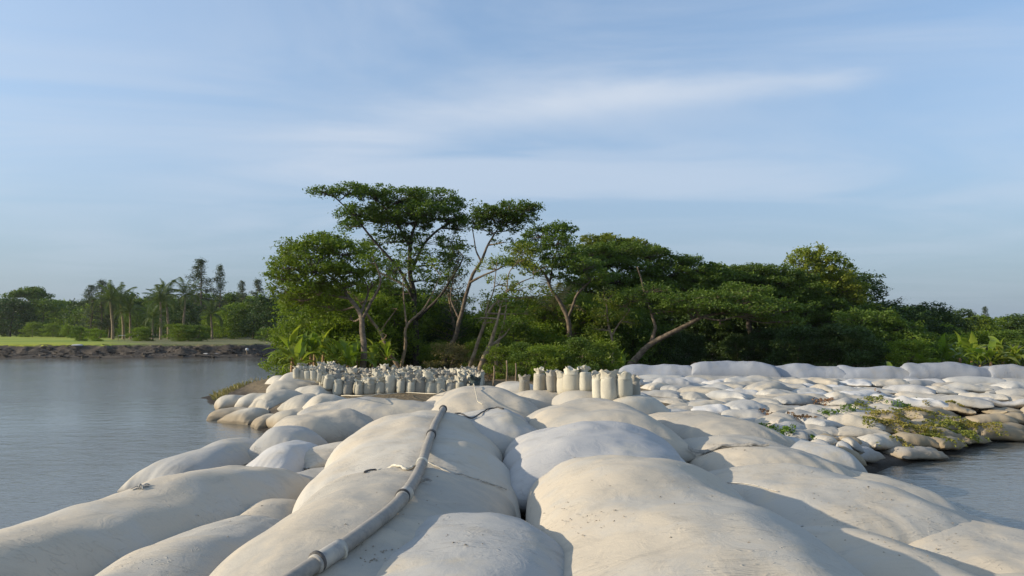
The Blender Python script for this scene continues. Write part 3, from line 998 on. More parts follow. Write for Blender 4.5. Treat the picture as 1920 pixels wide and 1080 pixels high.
def sack_mesh(seed, h=0.52, r=0.17, top=0.2, style=0, part='body'):
    rs = np.random.RandomState(seed)
    seg = 20
    th = np.linspace(0, 2 * math.pi, seg, endpoint=False)
    ph = rs.uniform(0, 6.28, 6)
    if part == 'body':
        prof = [(0.02, 0.0), (0.84, 0.0), (1.04, 0.06), (1.12, 0.22), (1.10, 0.5), (1.04, 0.76), (1.0, 0.92), (0.90, 1.0), (0.5, 0.97), (0.02, 0.92)]
        rows = []
        for q_, z in prof:
            rad = r * q_ * (1 + 0.11 * np.sin(2 * th + ph[0] + z) + 0.035 * np.sin(3 * th + ph[1] + z * 3) + 0.02 * np.sin(7 * th + ph[2]) * (z > 0.5))
            rows.append(np.stack([rad * np.cos(th) + 0.03 * z * math.sin(ph[3]), rad * np.sin(th) * 0.92, z * h + 0 * th], -1))
    else:
        rows = []
        nk = (2, 2, 3, 3, 2)[style % 5]
        for q_, z, amp in ((1.0, -0.05, 0.0), (0.99, 0.03, 0.15), (0.95, 0.35, 0.6), (1.0, 0.75, 1.0), (1.05, 1.0, 1.5), (0.98, 0.98, 1.5), (0.84, 0.6, 0.9), (0.80, 0.15, 0.4), (0.74, -0.06, 0.0)):
            lobes = np.abs(np.cos(nk * (th + ph[0]) / 2 * 1.0))
            if style >= 5:   # neck tied shut
                q_ = q_ * (0.42 + 0.50 * abs(z - 0.3))
            rad = r * q_ * (1 + 0.14 * amp * np.sin(5 * th + ph[1]) + 0.09 * amp * np.sin(9 * th + ph[4]))
            hz = top * z * (0.46 + 0.50 * lobes ** 1.4 + 0.12 * np.sin(6 * th + ph[2]) * amp * 0.6)
            rad = rad * (1 - 0.12 * (1 - lobes) * amp * 0.5)
            rows.append(np.stack([rad * np.cos(th) + 0.03 * math.sin(ph[3]), rad * np.sin(th) * 0.92, 0.955 * h + hz], -1))
    v = np.concatenate(rows)
    n_ = len(rows)
    i, j = np.meshgrid(np.arange(n_ - 1), np.arange(seg), indexing='ij')
    j2 = (j + 1) % seg
    qd = np.stack([i * seg + j, i * seg + j2, (i + 1) * seg + j2, (i + 1) * seg + j], -1).reshape(-1, 4)
    return mesh_np('sack_' + part, v, qd)


SACKS = []
for s_ in range(7):
    hh = (0.52, 0.50, 0.54, 0.50, 0.53, 0.51, 0.55)[s_]
    b_ = sack_mesh(s_ + 1, hh, 0.172, 0.2, s_, 'body')
    t_ = sack_mesh(s_ + 1, hh, 0.172, 0.2, s_, 'mouth')
    SACKS.append((b_, t_))
SACK_DULL = [(a.copy(), b.copy()) for a, b in SACKS]
for a, b in SACKS:
    a.materials.append(M['sack'])
    b.materials.append(M['sack'])
for a, b in SACK_DULL:
    a.materials.append(M['sack_dull'])
    b.materials.append(M['sack_dull'])


def sack(x, y, z, rng, label, group, sc=(1, 1, 1), lean=0.06, dull=False, k=None):
    k = rng.randrange(7) if k is None else k
    o = thing('standing_sack', label, 'sack', (x, y, z - 0.03), group)
    o.rotation_euler = (rng.uniform(-lean, lean), rng.uniform(-lean, lean), rng.uniform(0, 6.28))
    o.scale = sc
    src = SACK_DULL if dull else SACKS
    obj('sack_body', src[k][0], None, o)
    obj('sack_mouth', src[k][1], None, o)
    return o


rng = random.Random(21)
front = [(616, 752), (634, 752), (652, 751), (672, 750), (692, 749), (712, 748), (731, 748), (751, 749), (769, 749), (787, 750), (806, 751), (825, 752), (846, 747), (862, 741)]
for k_, (a, b) in enumerate(front):
    p = at_z(a, b, 0.62)
    p = at_d(a, b, 27.2 - 0)
    z = max(float(hm_at(p[0], p[1])), 0.55)
    tall = 1.22 if k_ == 6 else rng.uniform(0.80, 0.92)
    sack(p[0], p[1], z, rng, ('tallest sack, ' if k_ == 6 else '') + '%s standing sack in the front row, counted from the river end' % order[k_], 'sacks standing in the front row',
         (1.08 if k_ != 6 else 0.95, rng.uniform(.95, 1.12), tall), 0.09, dull=k_ in (2, 9, 12), k=k_ % 7)
# the heap behind: sacks set close together on the ground
cnt = 0
rowc = {i_: -1 for i_ in range(30)}
rows_ = []
for r_ in range(22):
    D = 27.7 + r_ * 0.37
    xl = at_d(604 - (r_ * 1.2 if r_ < 8 else 8), 700, D)[0]
    xr = at_d(905 - r_ * 0.5, 700, D)[0]
    if r_ < 2:
        xr = at_d(868, 700, D)[0]
    x = xl + rng.uniform(0, .3)
    while x < xr:
        rows_.append((x + rng.uniform(-.06, .06), D + rng.uniform(-.08, .08), r_))
        x += rng.uniform(0.36, 0.46)
for x, y, r_ in rows_:
    if cnt >= 275:
        break
    pxx = 960 + F * x / y
    if 662 < pxx < 706 and r_ > 13:
        continue
    z = float(land_z(np.array([x]), np.array([y]))[0])
    step = 0.03 * min(r_, 4) + rng.uniform(-.05, .13)
    rowc[r_] += 1
    if pxx < 640:
        step += 0.14
    if r_ > 9:
        step *= 0.8
    sack(x, y, z + step, rng, 'dirty white sack, %s from the river in the %s row of the heap' % (ORD[rowc[r_]], ORD[r_]), 'white sacks crowded behind the front row',
         (rng.uniform(.8, 1.15), rng.uniform(.8, 1.1), rng.uniform(.62, .98)), 0.27, dull=rng.random() < .45)
    cnt += 1
# sacks standing on top of the white pile
for k_, (a, b) in enumerate([(556, 700), (566, 702), (576, 703), (587, 704), (597, 706), (607, 712), (616, 722), (561, 694), (572, 695), (584, 697), (595, 700), (606, 704), (617, 712)]):
    D = 27.6 if k_ < 7 else 28.3
    p = at_d(a, b + 8, D)
    sack(p[0], p[1], p[2], rng, 'slim cream sack standing on the white pile, %s from the river in the %s row' % (order[k_ % 7], 'near' if k_ < 7 else 'far'), 'sacks standing on the white pile',
         (.7, .8, .66), 0.12)
for a, b, sc, lab, D in [(983, 711, 1.0, 'short sack farthest toward the trees, at the river end of the short row', 20.6), (1012, 716, 1.12, 'second short sack, with a wide ruffled mouth', 20.2),
                      (1037, 718, 1.05, 'third short sack, low and open beside the tall sacks', 19.8), (1050, 712, .85, 'narrow sack tucked behind the tall pair', 20.4),
                      (1061, 712, 1.12, 'tall sack with a ring shaped opening, river side of the tall pair', 19.6), (1074, 713, 1.15, 'tall slim sack between two others in the tall pair', 19.35),
                      (1096, 713, 1.18, 'tall sack with a twisted blue tinted mouth', 19.3), (1113, 720, 1.0, 'shaded sack in the gap before the last tall group', 19.6),
                      (1125, 728, 1.25, 'pleated sack at the near corner of the last tall group', 18.6), (1141, 733, 1.30, 'stout sack with two spread ears in the last tall group', 18.4),
                      (1155, 718, 1.15, 'sack half hidden behind the stout sack', 19.2), (1171, 734, 1.12, 'endmost sack with a split mouth next to the long tubes', 18.4), (1186, 726, 1.05, 'shaded sack at the very end beside the long tubes', 19.0)]:
    p = at_d(a, b, D)
    z = min(p[2], float(hm_at(p[0], p[1])) - 0.02)
    wsc = 1.12 if sc > 1.1 else 0.95
    sack(p[0], p[1], z, rng, lab, 'sacks standing on the bags near the tubes', (wsc * 1.10, wsc * 1.0, sc * 0.86), 0.07, dull=sc < 1.1)
# dark netting sack and stakes at the end of the heap
p = at_d(888, 728, 27.4)
o = sack(p[0], p[1], 0.65, rng, 'dark green net sack at the end of the heap of sacks', None, (1.5, 1.2, 1.15), 0.1)
M['net'] = simple('net_dark', (0.03, 0.045, 0.04), (0.08, 0.10, 0.09), 30, 0.8, 0.6, 0.01)
for ch in o.children:
    ch.data = ch.data.copy()
    ch.data.materials.clear()
    ch.data.materials.append(M['net'])
for a, b, c_, lab in [(949, 676, 712, 'thin bare stake standing nearest the heap of sacks'), (966, 681, 710, 'short bare stake next to the short standing sacks'), (925, 686, 706, 'reddish stake leaning over the brush')]:
    lo, hi = at_d(a, c_, 24.5), at_d(a + 1, b, 24.6)
    g_ = Geo()
    tube(g_, spline(np.array([[0, 0, -.3], (hi - lo) * .5 + [0.02, 0, 0], hi - lo]), 4), 0.028, 6, 0.1)
    tag(obj('stake', g_.mesh('stake'), M['bark_pale'], loc=tuple(lo)), lab, 'stake')

# ------------------------------------------------------------------ weeds, litter on the slope


def blades(n, cx, cy, rx, ry, seed, size, up=0.5, zoff=0.0, jitter=0.08, curl=1.0):
    """leafy scraps lying over the bags in an uneven patch"""
    rs = np.random.RandomState(seed)
    a = rs.uniform(0, 6.283, n)
    r = np.sqrt(rs.uniform(0, 1, n))
    x = cx + rx * r * np.cos(a)
    y = cy + ry * r * np.sin(a)
    keep = fbm(x * 1.4, y * 1.4, seed * 1.1, 3) > 0.02 + 0.45 * (r - 0.4)
    x, y = x[keep], y[keep]
    n = len(x)
    z = hm_at(x, y) + zoff + rs.uniform(0, jitter, n)
    ok_ = z > 0.16
    x, y, z, n = x[ok_], y[ok_], z[ok_], int(ok_.sum())
    return leaf_cards(rs, np.stack([x, y, z], -1), size, up)


def leaf_cards(rs, c, size, up=0.5, aspect=0.5):
    n = len(c)
    nrm = rs.normal(size=(n, 3))
    nrm[:, 2] = np.abs(nrm[:, 2]) + up
    nrm /= np.linalg.norm(nrm, axis=1)[:, None]
    d = rs.normal(size=(n, 3))
    d -= nrm * (d * nrm).sum(1)[:, None]
    d /= np.linalg.norm(d, axis=1)[:, None]
    e = np.cross(nrm, d)
    s_ = (size * rs.uniform(0.6, 1.35, n))[:, None]
    fold = nrm * s_ * 0.12
    v = np.stack([c - d * s_ * 0.5, c + e * s_ * aspect * 0.5 + fold, c + d * s_ * 0.5, c - e * s_ * aspect * 0.5 + fold], 1).reshape(-1, 3)
    q_ = np.arange(n * 4).reshape(-1, 4)
    return v, q_


M['weed'] = leaf_material('weed_yellow_green', (0.17, 0.20, 0.03), (0.25, 0.25, 0.05), (0.30, 0.24, 0.06), 0.3)
M['weed_green'] = leaf_material('weed_green', (0.09, 0.17, 0.02), (0.15, 0.23, 0.03), (0.12, 0.20, 0.03), 0.3)
M['litter'] = leaf_material('dead_leaf_litter', (0.16, 0.085, 0.045), (0.26, 0.13, 0.06), (0.20, 0.12, 0.06), 0.1)


def patch(name, mat, parts):
    g_ = Geo()
    for p_ in parts:
        v, q_ = blades(*p_)
        g_.add(v, q_)
    return tag(obj(name, g_.mesh(name, False), mat), kind='stuff')


def gp(px, py, z=0.6):
    p = at_z(px, py, z)
    return p[0], p[1]


pts = []
for a, b, rx, ry, n in [(1662, 778, .7, 1.0, 420), (1690, 795, .9, .9, 520), (1655, 800, .5, .6, 260), (1740, 782, .7, .8, 380), (1775, 790, .9, .9, 520), (1820, 790, .9, 1.0, 560), (1800, 808, .9, .9, 560), (1850, 800, .6, .8, 380),
                        (1720, 800, .6, .7, 320), (1830, 818, .6, .6, 300), (1640, 770, .4, .6, 160), (1760, 770, .6, .5, 200), (1680, 818, .5, .4, 180), (1845, 782, .5, .5, 180)]:
    x_, y_ = gp(a, b, .55)
    pts.append((int(n * 3.0), x_, y_, rx * 1.15, ry * 1.15, a, 0.09, 0.8, 0.0, 0.05))
patch('creeping_weed', M['weed'], pts)
pts = []
for a, b, rx, ry, n in [(1452, 806, .35, .5, 260), (1435, 800, .3, .4, 140), (1467, 822, .3, .4, 160), (1560, 785, .4, .3, 90), (1590, 780, .4, .3, 90), (1520, 836, .3, .2, 50), (1690, 770, .5, .4, 120)]:
    x_, y_ = gp(a, b, .6)
    pts.append((int(n * 2), x_, y_, rx, ry, a, 0.09, 0.4, 0.01, 0.12))
patch('green_weed', M['weed_green'], pts)
pts = []
for a, b, rx, ry, n in [(1545, 753, 1.1, .35, 300), (1465, 772, .7, .3, 200), (1500, 778, .6, .3, 120), (1640, 745, .5, .3, 60), (930, 705, .9, .8, 500), (905, 712, .6, .6, 250)]:
    x_, y_ = gp(a, b, .8)
    pts.append((n, x_, y_, rx, ry, a, 0.10, 0.5, 0.01, 0.06 if a > 1000 else 0.3))
patch('leaf_litter', M['litter'], pts)
# dry grass on the mud spit
g_ = Geo()
rs = np.random.RandomState(8)
for px_, py_, n, rad in [(390, 735, 260, .8), (420, 728, 300, 1.0), (455, 722, 200, 1.2), (410, 748, 200, .6), (376, 742, 120, .4)]:
    x_, y_ = gp(px_, py_, .35)
    for _ in range(n):
        a = rs.uniform(0, 6.28)
        q_ = rad * math.sqrt(rs.uniform())
        X, Y = x_ + q_ * math.cos(a), y_ + q_ * math.sin(a) * 1.3
        z = float(land_z(np.array([X]), np.array([Y]))[0])
        if z < 0.03:
            continue
        h_ = rs.uniform(.10, .30)
        dx, dy = rs.normal(0, .10, 2)
        w_ = 0.015
        g_.add([[X - w_, Y, z - .02], [X + w_, Y, z - .02], [X + dx * .5, Y + dy * .5, z + h_ * .7], [X + dx, Y + dy, z + h_]], [[0, 1, 2, 3]])
tag(obj('dry_grass', g_.mesh('dry_grass', False), M['leaf_dry']), kind='stuff')


def crease_strip(name, label, px, py, z0, L, Wd, yaw, mat, seed):
    """added dark strip standing in for the shade of a bag crease"""
    z = z0
    for _ in range(6):
        p = at_z(px, py, z)
        z = float(hm_at(p[0], p[1]))
    n_, m_ = 22, 8
    u, v = np.meshgrid(np.linspace(-1, 1, n_), np.linspace(-1, 1, m_), indexing='ij')
    lx = L / 2 * u
    ly = Wd / 2 * v * (0.55 + 0.5 * perlin(u * 2.2 + seed, 0.3, seed) ** 2 + 0.35 * (1 - u ** 2)) + 0.22 * Wd * perlin(u * 1.4, 2.2, seed)
    X = p[0] + lx * math.cos(yaw) - ly * math.sin(yaw)
    Y = p[1] + lx * math.sin(yaw) + ly * math.cos(yaw)
    Z = hm_smooth(X, Y, .15) + 0.02 + 0.04 * np.clip(perlin(lx * 7 + seed, ly * 9, seed), -.2, 1) + 0.03 * (1 - v ** 2)
    up_ = np.stack([X - p[0], Y - p[1], Z - z], -1).reshape(-1, 3)
    dn_ = up_ - [0, 0, 0.012]
    i, j = np.meshgrid(np.arange(n_ - 1), np.arange(m_ - 1), indexing='ij')
    q_ = np.stack([i * m_ + j, (i + 1) * m_ + j, (i + 1) * m_ + j + 1, i * m_ + j + 1], -1).reshape(-1, 4)
    me = mesh_np(name, np.vstack([up_, dn_]), np.vstack([q_, q_[:, ::-1] + n_ * m_]))
    return tag(obj(name, me, mat, loc=(p[0], p[1], z)), label, 'shaded crease')


M['crease_shade'] = simple('crease_shade', (0.20, 0.19, 0.17), (0.36, 0.33, 0.28), 14, .9, .4, .006)  # dark grey paints the shade inside a crease
crease_strip('shaded_crease', 'dark strip for the shaded crease on the flat bag with the wrinkle', 1365, 848, 1.1, 1.3, .10, -0.25, M['crease_shade'], 4)


# ------------------------------------------------------------------ sewn seams across some bags, crumbs of earth on top
def seam_line(part_of, pxs, z0, r=0.009, wob=0.004, mat='seam'):
    o_ = [b_ for b_ in COL.objects if b_.get('label', '').startswith(part_of)][0]
    p_ = lay(pxs, z0, r * 0.6, 10, wob)
    g_ = Geo()
    tube(g_, p_ - np.array(o_.location), r * (1 + .4 * np.sin(np.arange(len(p_)) * 2.1)), 6, .2)
    obj('seam', g_.mesh('seam'), M[mat], o_)


seam_line('long bag under the far end', [(800, 872), (850, 878), (900, 892), (950, 915)], 1.35, .010, .01)
seam_line('long grey bag low beside', [(1478, 1002), (1492, 992), (1506, 984)], .95, .010)
seam_line('broad sandy bag in', [(1340, 905), (1400, 910), (1460, 922)], 1.0, .007)
rs = np.random.RandomState(12)
g_ = Geo()
cl_ = [(1100, 975, 60, 18, 70), (1070, 990, 40, 14, 40), (1165, 905, 60, 14, 30), (1460, 785, 45, 8, 40), (1590, 930, 120, 40, 130), (1700, 1000, 120, 30, 90), (700, 1030, 30, 18, 50), (1360, 850, 60, 8, 50), (1250, 940, 160, 70, 70), (760, 950, 120, 60, 50), (400, 960, 140, 50, 45), (870, 1010, 90, 30, 30), (1100, 820, 90, 30, 30), (1540, 880, 60, 12, 60)]
for cx1, cy1, sx1, sy1, n in cl_:
    for _ in range(n // 2):
        a, b = cx1 + rs.normal() * sx1 * .6, cy1 + rs.normal() * sy1 * .6
        if b > 1075:
            continue
        z = 1.2
        for _k in range(4):
            p = at_z(a, b, z)
            z = float(hm_at(p[0], p[1]))
        s_ = rs.uniform(.003, .009) * (1.5 if rs.uniform() < .08 else 1)
        a_ = rs.uniform(0, 6.28)
        c_, d_ = math.cos(a_), math.sin(a_)
        v = np.array([[-1, -.6, 0], [1, -.5, 0], [.8, .7, 0], [-.7, .6, 0], [0, 0, .8]]) * s_ * np.array([1.5, 1, 1])
        v = v @ np.array([[c_, d_, 0], [-d_, c_, 0], [0, 0, 1]]) + [p[0], p[1], z + .001]
        g_.add(v, tris=[[0, 1, 4], [1, 2, 4], [2, 3, 4], [3, 0, 4]])
M['crumb'] = simple('earth_crumb', (0.19, 0.155, 0.115), (0.34, 0.29, 0.22), 60, .95, .2, .002)
tag(obj('earth_crumbs', g_.mesh('earth_crumbs', False), M['crumb']), kind='stuff')
# ------------------------------------------------------------------ trees


def clump_foliage(rs, centres, n_leaf, rad, size, flat=0.6, up=0.35, aspect=0.5):
    """leaf-sized faces gathered round every clump centre"""
    n = len(centres)
    k_ = rs.poisson(n_leaf, n).clip(3)
    idx = np.repeat(np.arange(n), k_)
    rr_ = rad * rs.uniform(0.45, 1.7, n)
    off = rs.normal(size=(len(idx), 3))
    off /= np.linalg.norm(off, axis=1)[:, None]
    off *= (rs.uniform(0, 1, len(idx)) ** 0.45)[:, None]
    off *= rr_[idx][:, None]
    off[:, 2] *= flat
    c = centres[idx] + off
    return leaf_cards(rs, c, size, up, aspect)


def pad_points(rs, c, r, n, shell=0.5, top=0.0):
    d = rs.normal(size=(n * 2, 3))
    d /= np.linalg.norm(d, axis=1)[:, None]
    q_ = rs.uniform(0, 1, n * 2) ** (1 / 3)
    q_ = q_ * (1 - shell) + shell * (0.75 + 0.3 * rs.uniform(0, 1, n * 2))
    p = d * q_[:, None]
    if top > 0:
        keep = (p[:, 2] > -0.35) | (rs.uniform(size=n * 2) > top)
        p = p[keep]
    p = p[:n]
    return c + p * np.array(r)


def grow_twigs(rs, g_, start, r0, targets, lift=0.2):
    for tg in targets:
        d = tg - start
        mid = start + d * 0.5 + np.array([rs.normal(0, .08), rs.normal(0, .08), lift * rs.uniform(-.3, .6)]) * np.linalg.norm(d) * 0.5
        pts = spline(np.array([start, mid, tg]), 3)
        tube(g_, pts, np.linspace(r0, 0.008, len(pts)), 4, caps=False)


def make_tree(name, label, cat, D, limbs, pads, leaf, bark, seed, group=None, leaf_size=0.15, dens=18.0, clump=0.34, n_leaf=26, flat=0.55, up=0.45, twig=0.5, zbase=None, shell=0.35, join=True, top=0.6):
    """limbs: lists of (px, py, depth offset, radius); pads: (px, py, depth offset, rx px, ry px, depth radius m)"""
    rs = np.random.RandomState(seed)
    limb_w = []
    for lb in limbs:
        limb_w.append(np.array([np.append(at_d(a, b, D + dd), r) for a, b, dd, r in lb]))
    base = limb_w[0][0][:3].copy()
    gz = float(land_z(np.array([base[0]]), np.array([base[1]]))[0]) if zbase is None else zbase
    base[2] = gz
    root = thing(name, label, cat, tuple(base), group)
    allp = []
    for k_, lb in enumerate(limb_w):
        if k_ == 0 or lb[0][2] < gz + 0.6:
            lb = np.vstack([np.append([lb[0][0], lb[0][1], gz - 0.25], lb[0][3] * 1.25), lb]) if lb[0][2] > gz - 0.2 else lb
        sp = spline(lb, 6)
        sp[:, :3] += (perlin(sp[:, 2:3] * 0.8 + seed, k_ * 3.3, np.arange(3)[None, :] * 5.1) * 0.09) * np.clip(np.arange(len(sp)) / 5, 0, 1)[:, None]
        g_ = Geo()
        tube(g_, sp[:, :3] - base, sp[:, 3] * (1 + .10 * perlin(np.arange(len(sp)) * .45, seed, k_)), 9, 0.13)
        obj('trunk' if k_ == 0 else 'branch', g_.mesh('trunk' if k_ == 0 else 'branch'), bark, root)
        allp.append(sp)
    allp = np.vstack(allp)
    tw = Geo()
    fol = Geo()
    for pd in pads:
        a, b, dd, rx, ry, rz = pd[:6]
        dm = pd[6] if len(pd) > 6 else 1.0
        c = at_d(a, b, D + dd)
        s_ = (D + dd) / F
        r = np.array([rx * s_, rz, ry * s_])
        area = math.pi * r[0] * max(r[2], 0.3) + 0.5 * math.pi * r[0] * r[1]
        n = max(4, int(area * dens * dm * 0.55))
        cs = pad_points(rs, c, r, n, shell, top)
        cs = cs + 0.25 * np.stack([perlin(cs[:, 0], cs[:, 1], seed), perlin(cs[:, 1], cs[:, 2], seed + 3), perlin(cs[:, 0], cs[:, 2], seed + 9)], -1)
        v, q_ = clump_foliage(rs, cs, n_leaf, clump, leaf_size, flat, up)
        fol.add(v - base, q_)
        # a bough from the nearest limb point below the pad
        score = np.linalg.norm(allp[:, :3] - c, axis=1) + np.clip(allp[:, 2] - c[2] + 0.2, 0, 9) * 2
        st = allp[np.argmin(score)]
        s3 = st[:3]
        d = c - s3
        mid = s3 + d * 0.55 + np.array([0, 0, -0.08 * np.linalg.norm(d)])
        sp = spline(np.array([s3, mid, c - [0, 0, r[2] * 0.3]]), 5)
        tube(tw, sp - base, np.linspace(min(st[3], 0.07), 0.022, len(sp)), 6, 0.1, caps=False)
        nt_ = int(len(cs) * twig)
        if nt_:
            sel = rs.choice(len(cs), nt_, replace=False)
            st2 = sp[rs.randint(len(sp) // 2, len(sp), nt_)]
            for s0, tg in zip(st2, cs[sel]):
                grow_twigs(rs, tw, s0 - base, 0.018, [tg - base], 0.1)
    tag(obj('twigs', tw.mesh('twigs'), bark, root), kind='stuff')
    tag(obj('crown', fol.mesh('crown', False), leaf, root), kind='stuff')
    return root


def generic_tree(name, seed, h, cr, leaf, bark, trunk_h=0.3, lobes=9, leaf_size=0.22, n_leaf=22, clump=0.55, dens=1.0, kind='round', tr=0.14):
    """an unplaced tree at the origin: trunk, branches, crown"""
    rs = np.random.RandomState(seed)
    root = thing(name, 'tree', 'tree')
    g_ = Geo()
    sp = spline(np.array([[0, 0, -.3], [rs.normal(0, .1), rs.normal(0, .1), h * .3], [rs.normal(0, .25), rs.normal(0, .2), h * .62], [rs.normal(0, .3), rs.normal(0, .2), h * .92]]), 6)
    tube(g_, sp, np.linspace(tr * 1.2, tr * .25, len(sp)), 8, 0.08)
    obj('trunk', g_.mesh('trunk'), bark, root)
    cen = []
    tw = Geo()
    if kind == 'round':
        for k_ in range(lobes):
            a = k_ * 2.4 + rs.uniform(0, 1)
            f = k_ / max(lobes - 1, 1)
            z = h * (trunk_h + (0.93 - trunk_h) * f)
            rad = cr * (0.62 * math.sqrt(max(0.05, 1 - ((f - 0.35) / 0.75) ** 2)))
            c = np.array([rad * math.cos(a), rad * math.sin(a), z])
            r = np.array([cr * .48, cr * .48, h * .115]) * rs.uniform(.8, 1.2)
            n = int(30 * dens)
            cen.append(pad_points(rs, c, r, n, .4, .3))
            k0 = sp[min(int(len(sp) * (0.25 + 0.6 * f)), len(sp) - 1)]
            grow_twigs(rs, tw, k0, tr * .4, [c])
        cen.append(pad_points(rs, np.array([0, 0, h * .9]), (cr * .4, cr * .4, h * .1), int(24 * dens), .3))
        flat, up = .7, .3
    elif kind == 'umbrella':
        for k_ in range(lobes):
            a = k_ * 2.4 + rs.uniform(0, .7)
            rad = cr * math.sqrt((k_ + .3) / lobes) * .8
            c = np.array([rad * math.cos(a), rad * math.sin(a), h * (0.92 - .25 * (rad / cr) ** 2 - rs.uniform(0, .12))])
            cen.append(pad_points(rs, c, (cr * .40, cr * .40, h * .06), int(26 * dens), .2))
            grow_twigs(rs, tw, sp[int(len(sp) * .55)], tr * .4, [c])
        flat, up = .4, .7
    elif kind == 'needle':
        for k_ in range(lobes):
            f = k_ / (lobes - 1)
            z = h * (trunk_h + (1 - trunk_h) * f)
            rad = cr * (1 - f) ** .7 * rs.uniform(.55, 1.1) + .12
            for _ in range(3):
                a = rs.uniform(0, 6.28)
                tip = np.array([rad * math.cos(a), rad * math.sin(a), z + rad * rs.uniform(.2, .7)])
                s0 = np.array([0, 0, z])
                grow_twigs(rs, tw, s0, .03, [tip])
                q_ = rs.uniform(.25, 1.05, int(8 * dens))[:, None]
                cen.append(s0 + (tip - s0) * q_ + rs.normal(0, .14, (len(q_), 3)))
        flat, up = 1.0, 0.0
    cen = np.vstack(cen)
    v, q_ = clump_foliage(rs, cen, n_leaf, clump, leaf_size, flat, up, 0.22 if kind == 'needle' else .5)
    tag(obj('branches', tw.mesh('branches'), bark, root), kind='stuff')
    tag(obj('crown', mesh_np('crown', v, q_, smooth=False), leaf, root), kind='stuff')
    return root


def place(proto, used, x, y, sc, rz, label, cat, group=None, sz=None, z=None, name=None):
    o = proto if proto.name not in used else dup(proto)
    used.add(proto.name)
    z = float(land_z(np.array([x]), np.array([y]))[0]) if z is None else z
    o.location = (x, y, z)
    o.rotation_euler = (0, 0, rz)
    o.scale = (sc, sc, sc if sz is None else sz)
    o['label'] = label
    o['category'] = cat
    if group:
        o['group'] = group
    elif 'group' in o:
        del o['group']
    if name:
        o.name = name
    return o


used = set()
# ---- big leaves: banana plants and palms
def blade_mesh(name, L, Wd, droop, seg=9, ragged=0.0, seed=0, stalk=0.18):
    rs = np.random.RandomState(seed)
    s_ = np.linspace(0, 1, seg)
    ang = 1.15 - droop * s_ ** 1.4
    dx = np.cumsum(np.cos(ang)) * L / seg
    dz = np.cumsum(np.sin(ang)) * L / seg
    w = Wd * np.clip(np.sin(np.clip((s_ - stalk) / (1 - stalk), 0, 1) ** .75 * math.pi), 0.03, 1) * (1 + ragged * rs.uniform(-.5, .5, seg))
    v = []
    for k_ in range(seg):
        v += [[dx[k_], -w[k_] / 2, dz[k_] + w[k_] * .12], [dx[k_], 0, dz[k_] - .01], [dx[k_], w[k_] / 2, dz[k_] + w[k_] * .12]]
    q_ = []
    for k_ in range(seg - 1):
        for e in (0, 1):
            q_.append([k_ * 3 + e, k_ * 3 + e + 1, k_ * 3 + e + 4, k_ * 3 + e + 3])
    return mesh_np(name, np.array(v), np.array(q_))


BL = [blade_mesh('banana_leaf', 1.75, .34, d_, 10, .35, k_) for k_, d_ in enumerate((1.5, 2.1, 2.7, 1.0, 1.9))]
for b_ in BL:
    b_.materials.append(M['leaf_banana'])


def banana(x, y, h, n, seed, label, group='banana plants round the grove', z=None, sc=1.0, lean=0.0):
    rs = np.random.RandomState(seed)
    z = float(land_z(np.array([x]), np.array([y]))[0]) if z is None else z
    h, sc = h * .62, sc * 1.15
    r = thing('banana_plant', label, 'banana plant', (x, y, z), group, rs.uniform(0, 6))
    g_ = Geo()
    tube(g_, spline(np.array([[0, 0, -.2], [lean * .3, 0, h * .5], [lean, 0, h]]), 4), np.linspace(.13, .06, 9), 8, .05)
    obj('stem', g_.mesh('stem'), M['banana_stem'], r)
    for k_ in range(n + 9):
        o = obj('leaf', BL[rs.randint(len(BL))], None, r)
        o.location = (lean, 0, h * (1 - .45 * rs.rand() ** 2) - .1)
        o.rotation_euler = (rs.uniform(-.25, .25), rs.uniform(-.7, .5), k_ * 2.4 + rs.uniform(-.4, .4))
        q_ = sc * rs.uniform(.65, 1.15)
        o.scale = (q_, q_, q_)
    return r


def frond_mesh(name, L, droop, seed=0, nl=26, wid=.55):
    rs = np.random.RandomState(seed)
    s_ = np.linspace(0, 1, nl)
    ang = 0.9 - droop * s_ ** 1.2
    px_ = np.cumsum(np.cos(ang)) * L / nl
    pz_ = np.cumsum(np.sin(ang)) * L / nl
    g_ = Geo()
    tube(g_, np.stack([px_, 0 * px_, pz_], -1), np.linspace(.035, .008, nl), 4, caps=False)
    for k_ in range(3, nl):
        l_ = wid * math.sin((k_ / nl) ** .7 * math.pi * .93) + .12
        for sd_ in (-1, 1):
            a = np.array([px_[k_], 0, pz_[k_]])
            tip = a + np.array([.35 * l_, sd_ * l_ * .8, -l_ * rs.uniform(.25, .6)])
            w_ = np.array([.045, 0, 0.01])
            g_.add([a - w_, a + w_, tip + w_ * .3, tip - w_ * .3], [[0, 1, 2, 3]])
    return g_.mesh(name, False)


FR = [frond_mesh('frond', 2.9, d_, k_) for k_, d_ in enumerate((0.8, 1.2, 1.7, 2.2, 2.8))]
for f_ in FR:
    f_.materials.append(M['leaf_palm'])


def palm_proto(seed, h, n=15, lean=.4):
    rs = np.random.RandomState(seed)
    r = thing('coconut_palm', 'palm', 'palm')
    g_ = Geo()
    sp = spline(np.array([[0, 0, -.2], [lean * .2, 0, h * .35], [lean * .6, .1, h * .7], [lean, .1, h]]), 6)
    tube(g_, sp, np.linspace(.19, .11, len(sp)) * (1 + .06 * (np.arange(len(sp)) % 2)), 8)
    obj('trunk', g_.mesh('trunk'), M['bark_pale'], r)
    for k_ in range(n):
        o = obj('frond', FR[min(4, int(k_ / n * 4) + rs.randint(0, 2))], None, r)
        o.location = (lean, .1, h)
        o.rotation_euler = (rs.uniform(-.15, .15), -.75 + 1.75 * (k_ / n) + rs.uniform(-.2, .2), k_ * 2.4 + rs.uniform(-.3, .3))
        q_ = rs.uniform(.8, 1.1)
        o.scale = (q_, q_, q_)
    return r


